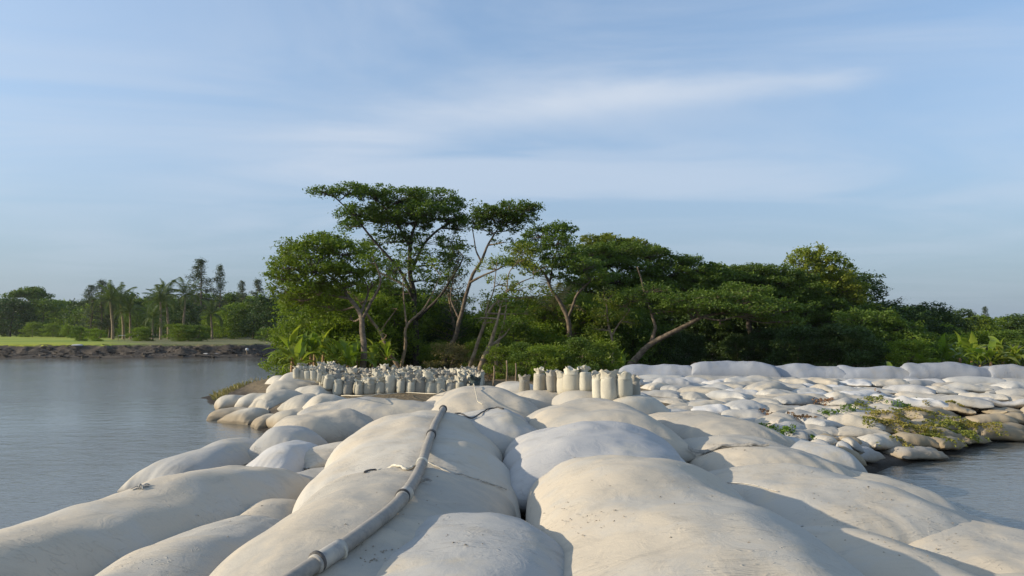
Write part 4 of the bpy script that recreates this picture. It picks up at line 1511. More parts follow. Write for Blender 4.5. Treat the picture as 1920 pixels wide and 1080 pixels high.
# ---- foreground grove
LD, LM, LL = M['leaf_dark'], M['leaf_mid'], M['leaf_light']
make_tree('rain_tree', 'tallest tree of the grove, with a flat layered dark crown and a thick dark trunk', 'tree', 46,
          [[(779, 700, 0, .24), (780, 640, 0, .20), (776, 560, .2, .17), (768, 500, .3, .14), (772, 440, .4, .10), (790, 400, .4, .06)],
           [(776, 560, .2, .13), (745, 500, -.6, .09), (700, 450, -1, .07), (660, 400, -1.2, .05), (625, 368, -1.4, .035), (595, 365, -1.5, .02)],
           [(770, 510, .3, .11), (800, 450, .8, .08), (840, 420, 1.0, .06), (872, 410, 1.2, .04)],
           [(772, 470, .3, .09), (745, 420, 0, .06), (720, 385, 0, .04)],
           [(780, 600, 0, .11), (820, 560, -.8, .08), (850, 520, -1, .06), (870, 480, -1, .04)],
           [(776, 545, 0, .10), (730, 520, 1.4, .07), (690, 500, 2.0, .05)]],
          [(610, 362, -1.4, 36, 7, 1.0), (655, 358, -1.2, 42, 12, 1.4), (700, 365, -.8, 48, 16, 1.8), (752, 372, 0, 58, 18, 2.2), (812, 374, .6, 52, 18, 2.2), (846, 382, 1, 26, 14, 1.4),
           (790, 395, -1.2, 60, 14, 1.6), (735, 395, 1.5, 60, 16, 1.6), (668, 400, -1, 36, 16, 1.5), (700, 412, .6, 52, 18, 1.8), (760, 415, 1, 60, 15, 2.0), (830, 405, 1, 50, 20, 2.0), (862, 425, 1, 26, 18, 1.4),
           (655, 422, -1, 26, 14, 1.2), (730, 450, .5, 50, 20, 1.8, .7), (790, 455, 1, 50, 22, 1.8, .55), (850, 455, -.6, 30, 16, 1.4, .5), (740, 500, .6, 50, 26, 1.8, .5), (800, 520, .6, 40, 26, 1.6, .45), (720, 545, 1.4, 40, 18, 1.4, .7), (690, 470, 1, 36, 18, 1.4, .6), (770, 480, -.6, 46, 20, 1.6, .4), (820, 490, 1, 36, 20, 1.4, .5), (760, 560, .6, 40, 20, 1.4, .45), (700, 600, 1.6, 36, 18, 1.3, .5)],
          LD, M['bark_dark'], 1, leaf_size=.17, dens=17)
make_tree('leaning_tree', 'bright green spreading tree leaning over the river side banana plants', 'tree', 42,
          [[(680, 714, -6, .17), (681, 660, -6, .15), (682, 620, -5.6, .14), (676, 590, -5, .12), (655, 560, -4, .10), (640, 535, -3, .07), (610, 510, -2, .05)],
           [(679, 600, -5.2, .09), (700, 560, -5, .07), (712, 520, -5, .05), (700, 480, -4.6, .03)],
           [(655, 560, -4, .07), (600, 548, -4, .05), (555, 520, -4, .04), (530, 500, -4, .025)],
           [(676, 590, -5, .07), (690, 545, -3.6, .05), (670, 500, -3, .03)]],
          [(600, 462, -3, 52, 22, 2.0), (650, 470, -3, 50, 24, 2.0), (565, 478, -3.5, 40, 20, 1.8), (548, 500, -4, 42, 18, 1.8), (595, 500, -4, 55, 22, 2.0), (645, 505, -3.5, 46, 24, 1.8),
           (690, 490, -4, 36, 26, 1.6, .7), (525, 520, -4, 30, 12, 1.4), (580, 530, -4, 48, 16, 1.8), (640, 540, -3, 50, 16, 1.6, .7), (535, 545, -3, 40, 12, 1.5), (700, 530, -4, 30, 20, 1.4, .6), (545, 462, -3.4, 22, 12, 1.2), (620, 445, -3, 30, 10, 1.2), (560, 560, -2, 46, 14, 1.6, .8), (620, 572, -2, 50, 16, 1.6, .7), (590, 548, -4, 46, 12, 1.6), (655, 590, -2, 34, 14, 1.4, .6)],
          LM, M['bark'], 2, leaf_size=.16, dens=19)
make_tree('forked_tree', 'slender pale tree forking low into a narrow V behind the front sacks', 'tree', 41,
          [[(752, 705, 0, .13), (748, 690, 0, .12), (732, 660, 0, .10), (712, 625, .2, .085), (690, 590, .3, .07), (670, 560, .4, .05), (650, 545, .4, .03)],
           [(750, 695, 0, .10), (760, 650, -.3, .085), (764, 610, -.4, .07), (790, 580, -.4, .055), (815, 545, -.3, .035), (828, 510, 0, .02)],
           [(764, 615, -.4, .06), (757, 570, -.4, .045), (756, 530, -.2, .03)],
           [(712, 625, .2, .05), (728, 600, 0, .035), (745, 575, .2, .02)]],
          [(650, 555, .4, 40, 16, 1.4, .45), (690, 560, 0, 36, 18, 1.4, .3), (757, 515, -.2, 30, 20, 1.3, .35), (820, 505, 0, 30, 18, 1.2, .35), (725, 625, -.5, 22, 12, .8, .3), (745, 575, 0, 22, 12, .8, .25), (810, 560, 0, 22, 14, 1, .3)],
          LM, M['bark_pale'], 3, leaf_size=.14, dens=14)
make_tree('curved_tree', 'tree with a curved trunk sweeping up and right under a rounded dark crown', 'tree', 44,
          [[(830, 690, 0, .20), (834, 665, 0, .17), (852, 635, 0, .14), (862, 600, 0, .13), (872, 560, 0, .11), (884, 520, 0, .10), (902, 490, 0, .085), (918, 455, .2, .06), (936, 425, .3, .04)],
           [(880, 530, 0, .08), (905, 515, -.6, .06), (930, 505, -1, .045), (960, 490, -1, .03)],
           [(902, 490, 0, .06), (890, 460, .5, .04), (885, 430, .6, .03)],
           [(862, 600, 0, .06), (845, 560, .8, .045), (850, 520, 1, .03)]],
          [(915, 395, 0, 36, 14, 1.6), (955, 392, 0, 42, 14, 1.8), (992, 388, -.4, 26, 9, 1.2), (940, 410, .5, 50, 15, 1.8), (982, 408, .3, 30, 13, 1.4), (895, 415, .6, 26, 16, 1.4), (915, 430, .5, 30, 12, 1.4, .6), (960, 428, .5, 30, 9, 1.2, .5),
           (860, 480, 1, 26, 30, 1.4, .45), (850, 520, 1, 26, 24, 1.4, .4), (945, 450, -.5, 30, 12, 1.2, .2), (975, 470, -1, 30, 12, 1.2, .2)],
          LD, M['bark'], 4, leaf_size=.16, dens=19)
make_tree('sparse_tree', 'thin pale leaning trunk with sparse yellowish leaves in the middle of the grove', 'tree', 40,
          [[(880, 690, 0, .11), (892, 655, 0, .10), (905, 615, 0, .085), (922, 575, 0, .07), (950, 548, 0, .055), (975, 530, 0, .035), (1000, 520, .2, .02)],
           [(905, 615, 0, .06), (915, 570, .3, .045), (928, 530, .4, .03), (930, 490, .4, .02)],
           [(950, 548, 0, .04), (955, 510, .2, .03), (975, 485, .3, .02)]],
          [(930, 500, .2, 36, 18, 1.4, .32), (970, 490, .2, 40, 14, 1.4, .4), (1000, 505, 0, 34, 14, 1.3, .4), (960, 560, 0, 34, 20, 1.2, .45), (925, 600, 0, 22, 16, 1, .35), (985, 470, 0, 36, 12, 1.2, .6), (990, 580, 0, 26, 22, 1.1, .7), (940, 530, .5, 36, 18, 1.3, .5), (980, 540, .3, 34, 16, 1.2, .5), (1010, 550, .4, 30, 16, 1.2, .6), (915, 560, .6, 24, 18, 1.1, .45)],
          M['leaf_light'], M['bark_pale'], 5, leaf_size=.14, dens=14)
make_tree('stubby_tree', 'short crooked trunk with a pale sawn scar among the sparse trees', 'tree', 38,
          [[(899, 700, 0, .14), (906, 672, 0, .13), (918, 648, 0, .11), (928, 615, 0, .08), (938, 580, 0, .05)], [(918, 650, 0, .07), (945, 630, .4, .05), (960, 605, .4, .03)],
           [(930, 690, .8, .10), (932, 650, .8, .09), (945, 605, .8, .06), (950, 570, .8, .03)]],
          [(938, 570, 0, 26, 22, 1.1, .5), (965, 600, .2, 26, 20, 1.1, .6), (900, 590, 0, 22, 18, 1.0, .45), (950, 620, .6, 22, 14, .9, .5)],
          LM, M['bark_pale'], 6, leaf_size=.14, dens=14)
make_tree('spreading_tree', 'tree with spreading forked limbs beside the pale drooping palm', 'tree', 43,
          [[(1067, 690, 0, .17), (1068, 650, 0, .15), (1066, 605, 0, .14), (1052, 570, 0, .12), (1035, 545, 0, .09), (1022, 515, 0, .07), (1005, 500, 0, .05), (985, 490, 0, .03)],
           [(1064, 600, 0, .09), (1078, 560, -.3, .075), (1095, 540, -.5, .06), (1115, 520, -.6, .04)],
           [(1030, 535, 0, .07), (1036, 500, .3, .05), (1045, 465, .4, .035), (1050, 440, .4, .02)]],
          [(1045, 432, .3, 34, 12, 1.5), (1062, 425, .3, 16, 7, 1.0), (1010, 440, .3, 32, 13, 1.5), (1040, 455, 0, 42, 15, 1.8), (1000, 465, 0, 40, 13, 1.5), (960, 492, 0, 42, 12, 1.4, .8), (1055, 480, 0, 50, 15, 1.8), (1005, 500, 0, 50, 12, 1.4, .7),
           (1085, 500, -.4, 50, 16, 1.8), (1040, 515, 0, 40, 10, 1.4, .5), (1120, 520, -.4, 40, 12, 1.5), (1090, 530, .4, 36, 12, 1.2, .5)],
          LD, M['bark'], 7, leaf_size=.16, dens=19)
make_tree('umbrella_tree', 'umbrella tree with a long bare limb leaning right above the long tubes', 'tree', 40,
          [[(1178, 690, 0, .19), (1195, 670, 0, .17), (1220, 645, 0, .15), (1255, 628, -.3, .13), (1290, 610, -.5, .11), (1318, 595, -.6, .085), (1350, 588, -.6, .05)],
           [(1222, 643, 0, .12), (1226, 610, .4, .09), (1215, 570, .8, .07), (1205, 530, 1, .05), (1195, 500, 1, .03)],
           [(1290, 610, -.5, .07), (1310, 585, .4, .05), (1335, 565, .6, .03)],
           [(1318, 595, -.6, .06), (1350, 600, -1.4, .04), (1380, 592, -1.6, .025)]],
          [(1270, 560, 0, 60, 9, 1.8), (1330, 556, 0, 60, 9, 2.0), (1390, 562, 0, 55, 9, 2.0), (1300, 572, -1, 60, 7, 1.4), (1360, 578, -1.2, 60, 7, 1.6), (1420, 585, -1.2, 50, 8, 1.6), (1440, 572, .5, 50, 9, 1.8),
           (1250, 580, .5, 40, 10, 1.4), (1470, 600, -.6, 40, 9, 1.4), (1350, 607, -1.4, 22, 6, .8, .5), (1220, 545, 1, 40, 12, 1.6), (1180, 560, 1.2, 40, 14, 1.6), (1400, 545, 1, 50, 9, 1.8), (1480, 575, 1, 40, 9, 1.5)],
          LD, M['bark'], 8, leaf_size=.15, dens=20)
make_tree('rain_tree', 'dark layered rain tree whose crown slopes down behind the umbrella tree', 'tree', 50,
          [[(1160, 690, 0, .25), (1165, 620, 0, .2), (1180, 550, 0, .16), (1200, 505, 0, .1), (1230, 480, 0, .05)], [(1175, 560, 0, .13), (1230, 530, 0, .1), (1290, 515, 0, .07), (1350, 510, 0, .04)], [(1180, 550, 0, .1), (1150, 510, 0, .07), (1120, 490, 0, .04)]],
          [(1110, 475, 0, 46, 14, 2.0), (1160, 470, 0, 55, 15, 2.4), (1215, 478, 0, 52, 14, 2.4), (1265, 492, 0, 50, 12, 2.2), (1310, 505, 0, 50, 12, 2.2), (1130, 495, -1, 60, 12, 2), (1195, 500, -1, 60, 13, 2), (1255, 515, -1, 60, 12, 2),
           (1315, 525, -1, 60, 12, 2), (1370, 520, 0, 50, 12, 2), (1150, 525, -1.5, 60, 14, 2), (1220, 535, -1.5, 60, 12, 2), (1280, 540, -1, 50, 10, 2), (1100, 510, -.5, 36, 12, 1.5), (1345, 540, -1, 50, 10, 1.6), (1090, 540, 0, 36, 16, 1.4)],
          LD, M['bark_dark'], 9, leaf_size=.18, dens=18)
make_tree('leafy_tree', 'yellow green rounded crown rising behind the sloping rain tree', 'tree', 60,
          [[(1130, 680, 0, .25), (1132, 600, 0, .2), (1136, 520, 0, .15), (1140, 470, 0, .08)]],
          [(1110, 458, 0, 30, 16, 1.6), (1145, 455, 0, 40, 15, 2), (1185, 460, 0, 36, 14, 2), (1120, 475, 0, 40, 16, 2), (1170, 478, 0, 44, 14, 2), (1215, 475, 0, 30, 12, 2)],
          LL, M['bark'], 10, leaf_size=.2, dens=18)
make_tree('rain_tree', 'wide dark rain tree with stacked flat boughs behind the middle of the long wall', 'tree', 52,
          [[(1410, 690, 0, .25), (1408, 630, 0, .2), (1400, 580, 0, .16), (1390, 540, 0, .1), (1380, 515, 0, .05)], [(1404, 600, 0, .14), (1450, 560, 0, .1), (1500, 540, 0, .06)], [(1402, 590, 0, .12), (1360, 560, 0, .08), (1320, 545, 0, .05)]],
          [(1350, 508, 0, 46, 11, 2), (1400, 506, 0, 50, 11, 2.2), (1450, 508, 0, 46, 12, 2.2), (1490, 520, 0, 44, 12, 2), (1370, 525, -1, 60, 11, 2), (1440, 530, -1, 60, 12, 2), (1510, 545, -1, 50, 13, 2), (1400, 548, -1.5, 60, 11, 2), (1470, 555, -1.5, 60, 12, 2),
           (1540, 570, -1, 50, 14, 2), (1330, 530, .5, 46, 11, 1.6), (1560, 600, -1, 50, 16, 2), (1500, 590, -1.5, 60, 14, 2), (1430, 590, -.5, 60, 12, 2), (1610, 590, 0, 40, 16, 2), (1540, 625, -1, 50, 14, 2)],
          LD, M['bark_dark'], 11, leaf_size=.18, dens=18)
make_tree('leafy_tree', 'tall bright leafy tree standing above the dark trees behind the wall', 'tree', 56,
          [[(1540, 690, 0, .28), (1541, 620, 0, .22), (1538, 550, 0, .17), (1530, 500, 0, .1), (1525, 475, 0, .05)], [(1540, 570, 0, .12), (1570, 530, 0, .08), (1590, 505, 0, .05)], [(1538, 560, 0, .1), (1510, 530, 0, .07), (1495, 510, 0, .04)]],
          [(1520, 472, 0, 26, 12, 1.6, .9), (1500, 488, 0, 28, 12, 1.6, .9), (1550, 488, 0, 30, 14, 1.8, .9), (1578, 502, 0, 22, 14, 1.6, .9), (1520, 508, 0, 40, 14, 2, .9), (1570, 525, 0, 36, 16, 2, .9), (1600, 540, 0, 22, 16, 1.6), (1500, 525, 0, 26, 12, 1.6),
           (1540, 540, 0, 46, 16, 2), (1590, 562, 0, 34, 16, 2), (1625, 580, 0, 26, 14, 1.6, .9), (1640, 590, -.5, 30, 14, 1.6)],
          LL, M['bark'], 12, leaf_size=.22, dens=15, flat=.8)
make_tree('dense_tree', 'dense dark tree filling the corner under the tall bright leafy tree', 'tree', 46,
          [[(1640, 690, 0, .2), (1640, 640, 0, .16), (1638, 600, 0, .1)]],
          [(1600, 600, 0, 36, 18, 1.8), (1650, 598, 0, 36, 15, 1.8), (1690, 612, 0, 34, 15, 1.8), (1620, 630, -.5, 44, 20, 1.8), (1680, 640, -.5, 44, 20, 1.8), (1720, 650, 0, 32, 18, 1.6), (1590, 650, -.5, 40, 22, 1.8), (1650, 665, -.5, 50, 18, 1.8), (1725, 672, -.5, 40, 12, 1.4), (1710, 628, 0, 26, 12, 1.4)],
          LD, M['bark_dark'], 13, leaf_size=.17, dens=18, flat=.8)
make_tree('bare_tree', 'nearly bare tree with wispy twigs beside the tall leafy tree', 'tree', 60,
          [[(1668, 660, 0, .12), (1665, 600, 0, .09), (1655, 565, 0, .05), (1645, 545, 0, .02)], [(1665, 590, 0, .05), (1680, 565, 0, .03), (1692, 555, 0, .015)]],
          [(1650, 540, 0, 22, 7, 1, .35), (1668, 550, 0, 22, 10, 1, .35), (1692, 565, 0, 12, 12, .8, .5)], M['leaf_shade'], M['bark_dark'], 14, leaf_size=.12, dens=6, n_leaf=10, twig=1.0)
make_tree('fruit_tree', 'young yellowish green tree with a pale forked stem before the dark trees', 'tree', 41,
          [[(1150, 690, 0, .09), (1148, 640, 0, .07), (1140, 600, 0, .05), (1135, 570, 0, .03)], [(1147, 630, 0, .05), (1165, 600, 0, .035), (1180, 580, 0, .02)]],
          [(1140, 560, 0, 26, 14, 1.2), (1170, 570, 0, 28, 16, 1.2), (1140, 590, 0, 30, 16, 1.2, .8), (1175, 600, 0, 24, 14, 1.1, .8), (1125, 615, 0, 22, 12, 1, .6)],
          M['leaf_light'], M['bark_pale'], 15, leaf_size=.14, dens=14)

# ---- understorey and background trees of the grove
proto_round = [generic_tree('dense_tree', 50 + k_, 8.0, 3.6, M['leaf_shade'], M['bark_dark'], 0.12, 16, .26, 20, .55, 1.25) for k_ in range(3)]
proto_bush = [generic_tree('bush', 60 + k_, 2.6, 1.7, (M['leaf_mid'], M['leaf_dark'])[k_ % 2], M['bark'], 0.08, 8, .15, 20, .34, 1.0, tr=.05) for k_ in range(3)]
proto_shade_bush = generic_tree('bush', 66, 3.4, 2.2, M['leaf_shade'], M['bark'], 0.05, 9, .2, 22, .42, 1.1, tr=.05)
rng = random.Random(9)
spots = []
for k_, pxx in enumerate(range(615, 1740, 58)):
    spots.append((pxx + rng.uniform(-12, 12), 58 + rng.uniform(-2, 3), 0))
for k_, pxx in enumerate(range(600, 1760, 80)):
    spots.append((pxx + rng.uniform(-12, 12), 67 + rng.uniform(-2, 4), 1))
rk = [-1, -1]
for pxx, D, r_ in spots:
    rk[r_] += 1
    p = at_d(pxx, 600, D)
    if pxx > 1100:
        hgt = 0.84 + rng.uniform(-.06, .06)
        if pxx > 1600:
            hgt = 0.55
    elif pxx > 840 and pxx < 1010:
        hgt = 0.46
    else:
        hgt = 0.66 + rng.uniform(-.08, .08)
    place(rng.choice(proto_round), used, p[0], p[1], 1.0, rng.uniform(0, 6), 'dark shaded tree, %s from the river in the %s row closing the grove' % (ORD[rk[r_]], ('nearer', 'farther')[r_]), 'tree', 'dark trees closing the back of the grove', sz=hgt)
BP = [600, 655, 700, 750, 800, 1185, 1240, 1290, 1380, 1440, 1500, 1560, 1610, 1470, 1330]
for k_, (pxx, D, s_) in enumerate([(600, 47, .6), (655, 45, .75), (700, 46, .8), (750, 48, .7), (800, 50, .6), (1185, 47, .8), (1240, 48, .75), (1290, 50, .6), (1380, 52, .6), (1440, 50, .7), (1500, 46, .75), (1560, 44, .75), (1610, 42, .7), (1470, 54, .9), (1330, 56, .9)]):
    p = at_d(pxx, 640, D)
    place(proto_shade_bush, used, p[0], p[1], s_, rng.uniform(0, 6), 'dark undergrowth bush under the canopy, %s from the river' % ORD[sorted(BP).index(pxx)], 'bush', 'dark bushes under the canopy')
bush_spots = [(945, 36.5, .6, 'round leafy bush behind the two bare stakes'), (985, 35.5, .66, 'leafy bush behind the short standing sacks'), (1020, 34.5, .62, 'leafy bush beside the spreading tree trunk'), (1050, 36, .62, 'bush pressed against the spreading tree trunk'),
              (1090, 34.5, .72, 'bush behind the tall standing sacks'), (1130, 35.5, .7, 'grassy bush behind the last tall sacks'), (815, 44, .62, 'small clipped bush standing alone between two trunks'), (870, 47, .7, 'low bush behind the curved trunk'),
              (905, 42, .7, 'low bush at the feet of the sparse tree'), (640, 39, .6, 'bush low between the banana plants'), (965, 42, 1.05, 'taller bush behind the sparse leaning tree'), (1015, 43, 1.0, 'taller bush under the drooping palm')]
for k_, (pxx, D, s_, lab) in enumerate(bush_spots):
    p = at_d(pxx, 650, D)
    place(proto_bush[k_ % 3], used, p[0], p[1], s_, rng.uniform(0, 6), lab, 'bush')

proto_dry = generic_tree('dry_bush', 68, 2.0, 1.8, M['leaf_dry'], M['bark'], 0.05, 8, .13, 12, .36, .8, tr=.04)
for k_, (pxx, D, s_, lab) in enumerate([(845, 42, .8, 'dry brown brush between the dark trunk and the curved trunk'), (872, 43, .7, 'dry brush just past the curved trunk'), (915, 40, .6, 'dry brush under the crooked trunks'), (995, 40, .6, 'dry brush behind the short sacks'), (720, 43, .5, 'dry brush under the forked tree')]):
    p = at_d(pxx, 650, D)
    place(proto_dry, used, p[0], p[1], s_, rng.uniform(0, 6), lab, 'bush')
for k_, (pxx, D, s_, lab) in enumerate([(955, 46, 1.35, 'tall green thicket behind the sparse tree'), (1010, 47, 1.5, 'tall green thicket behind the drooping palm'), (1095, 45, 1.5, 'tall green thicket behind the spreading tree'), (1140, 45, 1.5, 'tall green thicket behind the young fruit tree'), (640, 43, 1.2, 'green thicket behind the banana plants'), (575, 43, 1.2, 'green thicket at the river corner behind the banana plants')]):
    p = at_d(pxx, 650, D)
    place(proto_bush[(k_ + 1) % 3], used, p[0], p[1], s_, rng.uniform(0, 6), lab, 'thicket')

proto_thick = [generic_tree('thicket', 160 + k_, 4.6, 2.5, (M['leaf_mid'], M['leaf_dark'])[k_], M['bark'], 0.06, 12, .17, 20, .42, 1.3, tr=.07) for k_ in range(2)]
rt = random.Random(14)
for k_, (pxx, D, s_) in enumerate([(590, 45, 1.1), (632, 47, 1.15), (668, 44, .95), (700, 48, 1.15), (735, 46, .95), (765, 50, 1.05), (800, 52, .95), (835, 53, 1.0), (868, 54, .8), (905, 50, .75), (935, 48, .9), (968, 50, 1.0), (1000, 46, .8), (1035, 50, .95), (1085, 48, 1.0), (1120, 46, .85), (1160, 49, .95), (1205, 47, .8)]):
    p = at_d(pxx, 640, D)
    place(proto_thick[k_ % 2], used, p[0], p[1], s_, rt.uniform(0, 6), 'leafy green thicket between the trunks, %s from the river' % ORD[k_], 'thicket', 'green thickets between the trunks of the grove')
proto_grey = generic_tree('casuarina_tree', 170, 8.2, 1.5, M['leaf_needle'], M['bark_pale'], .2, 18, .24, 7, .30, 1.1, 'needle', .1)
for pxx, D, s_, lab in [(848, 49, 1.0, 'grey green feathery tree between the dark trunk and the curved trunk'), (730, 50, .85, 'small feathery tree behind the forked tree')]:
    p = at_d(pxx, 640, D)
    place(proto_grey, used, p[0], p[1], s_, 1.0, lab, 'tree')

# ---- banana plants
bananas = [(548, 688, 35.5, 1.9, 9, 'tallest banana plant at the river corner of the grove'), (566, 682, 36.0, 2.3, 9, 'second banana plant from the river, with bare tan stems'), (583, 684, 35.7, 2.2, 8, 'third banana plant in the river side clump'),
           (558, 694, 34.5, 1.2, 8, 'small banana plant leaning over the water'), (606, 684, 37.5, 2.0, 9, 'banana plant behind the river side clump'), (630, 690, 36.5, 1.4, 9, 'low banana plant behind the heap of sacks'),
           (652, 694, 35.5, 1.0, 9, 'bright low banana plant next to the leaning tree trunk'), (668, 690, 37.5, 1.5, 8, 'banana plant just left of the leaning tree trunk'), (700, 686, 38.5, 1.2, 8, 'banana plant between the leaning and the forked tree'),
           (590, 670, 41.0, 2.4, 8, 'darker banana plant standing back in the clump'), (725, 680, 40.5, 1.3, 7, 'banana plant beside the V of the forked tree'),
           (1098, 680, 37, .7, 8, 'first banana shoot behind the tall sacks'), (1112, 678, 37.6, .9, 8, 'second banana shoot behind the tall sacks'), (1135, 680, 37.2, .8, 8, 'narrow banana shoot behind the stout sack'), (1165, 682, 37.5, .6, 7, 'last banana shoot before the leaning limb'),
           (1668, 690, 34.5, .15, 6, 'small young banana leaves poking over the long tubes')]
for k_, (a, b, D, h_, n_, lab) in enumerate(bananas):
    p = at_d(a, b, D)
    banana(p[0], p[1], h_, n_, 70 + k_, lab, sc=.82 if a < 1000 else .62)
pl = palm_proto(99, 3.2, 14, .2)
for ch in pl.children:
    if ch.name.startswith('frond'):
        ch.data = ch.data.copy()
        ch.data.materials.clear()
        ch.data.materials.append(M['leaf_dry'])
p = at_d(1032, 600, 46)
used.add(pl.name)
pl.location = (p[0], p[1], .7)
pl['label'] = 'pale yellowish palm with drooping fronds behind the spreading tree'

# ---- far bank, across the river
needle = [generic_tree('casuarina_tree', 80 + k_, 11, 2.1, M['leaf_needle'], M['bark'], .12, 22, .34, 6, .36, 1.0, 'needle', .12) for k_ in range(3)]
farround = [generic_tree('leafy_tree', 90 + k_, 8.0, 4.4, (M['leaf_dark'], M['leaf_mid'], M['leaf_shade'])[k_], M['bark_dark'], .08, 14, .42, 16, .75, 1.0) for k_ in range(3)]
farumb = generic_tree('umbrella_tree', 95, 8.5, 5.2, M['leaf_dark'], M['bark_dark'], .3, 14, .36, 20, .6, 1.2, 'umbrella', .2)
palms = [palm_proto(20 + k_, h_, 16, l_) for k_, (h_, l_) in enumerate([(5.0, .5), (6.2, -.5), (4.0, .3)])]
rng = random.Random(77)


def far(proto, px, D, sc, sz, lab, cat='tree', group=None, z=None):
    if px < 560:   # the far bank reaches a long way back
        q_ = 2.1 if px < 150 else 1.5
        if D < 99 and px >= 150:
            q_ = 1.3
        D, sc, sz = D * q_, sc * q_, sz * q_
    p = at_d(px, 620, D)
    return place(proto, used, p[0], p[1], sc, rng.uniform(0, 6), lab, cat, group, sz=sz, z=z)


for k_, pxx in enumerate(range(-20, 560, 22)):
    far(farround[k_ % 3], pxx + rng.uniform(-6, 6), 140 + rng.uniform(-8, 14), 1.0, rng.uniform(.72, 1.0), 'tree in the hazy background row across the river, %s from the field end' % ORD[k_], 'tree', 'trees of the background row across the river')
far_list = [
    (farumb, 52, 118, .62, 1.0, 'flat topped dark tree rising at the river bend end of the field', 'tree'),
    (farround[0], 80, 116, .8, .72, 'dark round tree next to the flat topped one', 'tree'),
    (farround[2], 20, 112, .8, .7, 'low dark tree under the flat topped one', 'tree'),
    (farround[1], 118, 122, .7, .72, 'small round tree before a gap in the background row', 'tree'),
    (needle[0], 168, 122, 1.2, .78, 'feathery casuarina at the near side of the palm group', 'tree'),
    (needle[1], 188, 124, 1.4, .86, 'broad feathery casuarina behind the first palm', 'tree'),
    (needle[2], 205, 126, 1.2, .80, 'feathery casuarina behind the biggest palm', 'tree'),
    (needle[0], 372, 122, 1.7, 1.16, 'tallest casuarina on the far bank', 'tree'),
    (needle[1], 410, 124, 1.1, 1.08, 'slim leaning casuarina beside the tallest one', 'tree'),
    (needle[2], 452, 130, 1.0, .88, 'lone slim casuarina over the green gap', 'tree'),
    (needle[0], 482, 128, 1.2, .90, 'casuarina close behind the bright leaning tree', 'tree'),
    (farround[0], 255, 118, .6, .62, 'rounded dark tree between the two palm groups', 'tree'),
    (farround[2], 345, 116, .7, .72, 'dark tree behind the second palm group', 'tree'),
    (farround[1], 440, 108, .62, .62, 'yellowish round tree at the back of the green gap', 'tree'),
    (farround[0], 475, 104, .75, .68, 'dark round tree where the far bank meets the grove', 'tree'),
    (farround[2], 505, 100, .75, .75, 'dark tree on the far bank hidden half by banana leaves', 'tree'),
    (farround[1], 400, 112, .5, .5, 'low green tree right of the tallest casuarina', 'tree'),
]
for a in far_list:
    far(*a)
for k_, (pxx, D, s_, pi_, lab) in enumerate([(212, 100, 1.05, 0, 'full headed coconut palm, biggest on the far bank'), (232, 104, 1.05, 0, 'coconut palm leaning behind the biggest one'), (245, 102, .95, 2, 'low coconut palm closing the first palm group'),
                                            (302, 99, 1.0, 0, 'straight pale stemmed palm in the second group'), (316, 105, 1.0, 1, 'tall thin palm behind the straight one'), (343, 104, 1.0, 1, 'slender palm standing apart right of the second group'),
                                            (398, 100, .85, 2, 'dark drooping palm below the leaning casuarina'), (286, 98, .75, 2, 'stunted palm at the foot of the second group')]):
    far(palms[pi_], pxx, D, s_, s_, lab, 'palm')
for k_, (pxx, D, s_, lab) in enumerate([(130, 97, .8, 'low bush on the edge of the bright field'), (150, 96, .9, 'dry brown bush on the edge of the bright field'), (178, 95, .8, 'bush before the first casuarina'), (262, 95, .9, 'bush between the palm groups'),
                                       (275, 94, .7, 'small bush beside the stunted palm'), (335, 93, 1.1, 'wide bush under the slender palm'), (355, 94, .9, 'bush left of the pale bridge rail end'), (372, 93, 1.0, 'bush below the tallest casuarina'),
                                       (100, 98, .9, 'bush behind the bright field strip'), (60, 100, 1.0, 'wide bush behind the bright field'), (500, 92, .8, 'scrubby bush on the reddish bank'), (520, 88, .7, 'scrubby bush nearest the banana plants')]):
    far(proto_bush[k_ % 3], pxx, D, s_, s_ * .75, lab, 'bush')

# ---- far side beyond the wall
for a in [(needle[0], 1728, 110, .8, .50, 'pair leading casuarina beyond the end of the dark trees', 'tree'), (needle[1], 1752, 112, .8, .47, 'second casuarina beyond the end of the dark trees', 'tree'), (needle[2], 1848, 120, .6, .50, 'lone casuarina spire near the open end', 'tree'),
          (farumb, 1812, 96, .62, .42, 'small flat topped tree beyond the wall', 'tree'), (farround[0], 1745, 84, .6, .47, 'round dark tree under the casuarina pair', 'tree'), (farround[2], 1790, 82, .6, .48, 'round dark tree below the small flat topped tree', 'tree'),
          (farround[1], 1840, 88, .6, .42, 'low green tree near the open end', 'tree'), (farround[0], 1885, 110, .8, .46, 'low dark tree at the open end', 'tree'), (farround[2], 1930, 108, .8, .5, 'dark tree past the open end', 'tree'), (farround[1], 1765, 62, .4, .36, 'small green tree close behind the wall end', 'tree')]:
    far(*a)
for k_, pxx in enumerate(range(1700, 2100, 34)):
    far(farround[k_ % 3], pxx, 150 + rng.uniform(-8, 8), 1.0, rng.uniform(.30, .42), 'hazy tree in the low row on the horizon, %s from the grove' % ORD[k_], 'tree', 'trees of the low row on the horizon')
for k_, (a, D, h_, lab) in enumerate([(1722, 44, .5, 'dry banana clump beside the dense corner tree'), (1770, 46, .9, 'banana plant with one upright leaf beyond the wall'), (1822, 44, .9, 'bright banana plant beyond the fifth tube'), (1838, 43, .6, 'low bright banana plant beyond the fifth tube'),
                                     (1858, 42, 1.0, 'bright banana plant beyond the sixth tube'), (1880, 43, 1.1, 'banana plant at the open end of the wall'), (1905, 42, .9, 'banana plant past the open end'), (1800, 48, .8, 'darker banana plant under the flat topped tree')]):
    p = at_d(a, 680, D)
    banana(p[0], p[1], h_, 9, 170 + k_, lab, 'banana plants beyond the wall', sc=.95)
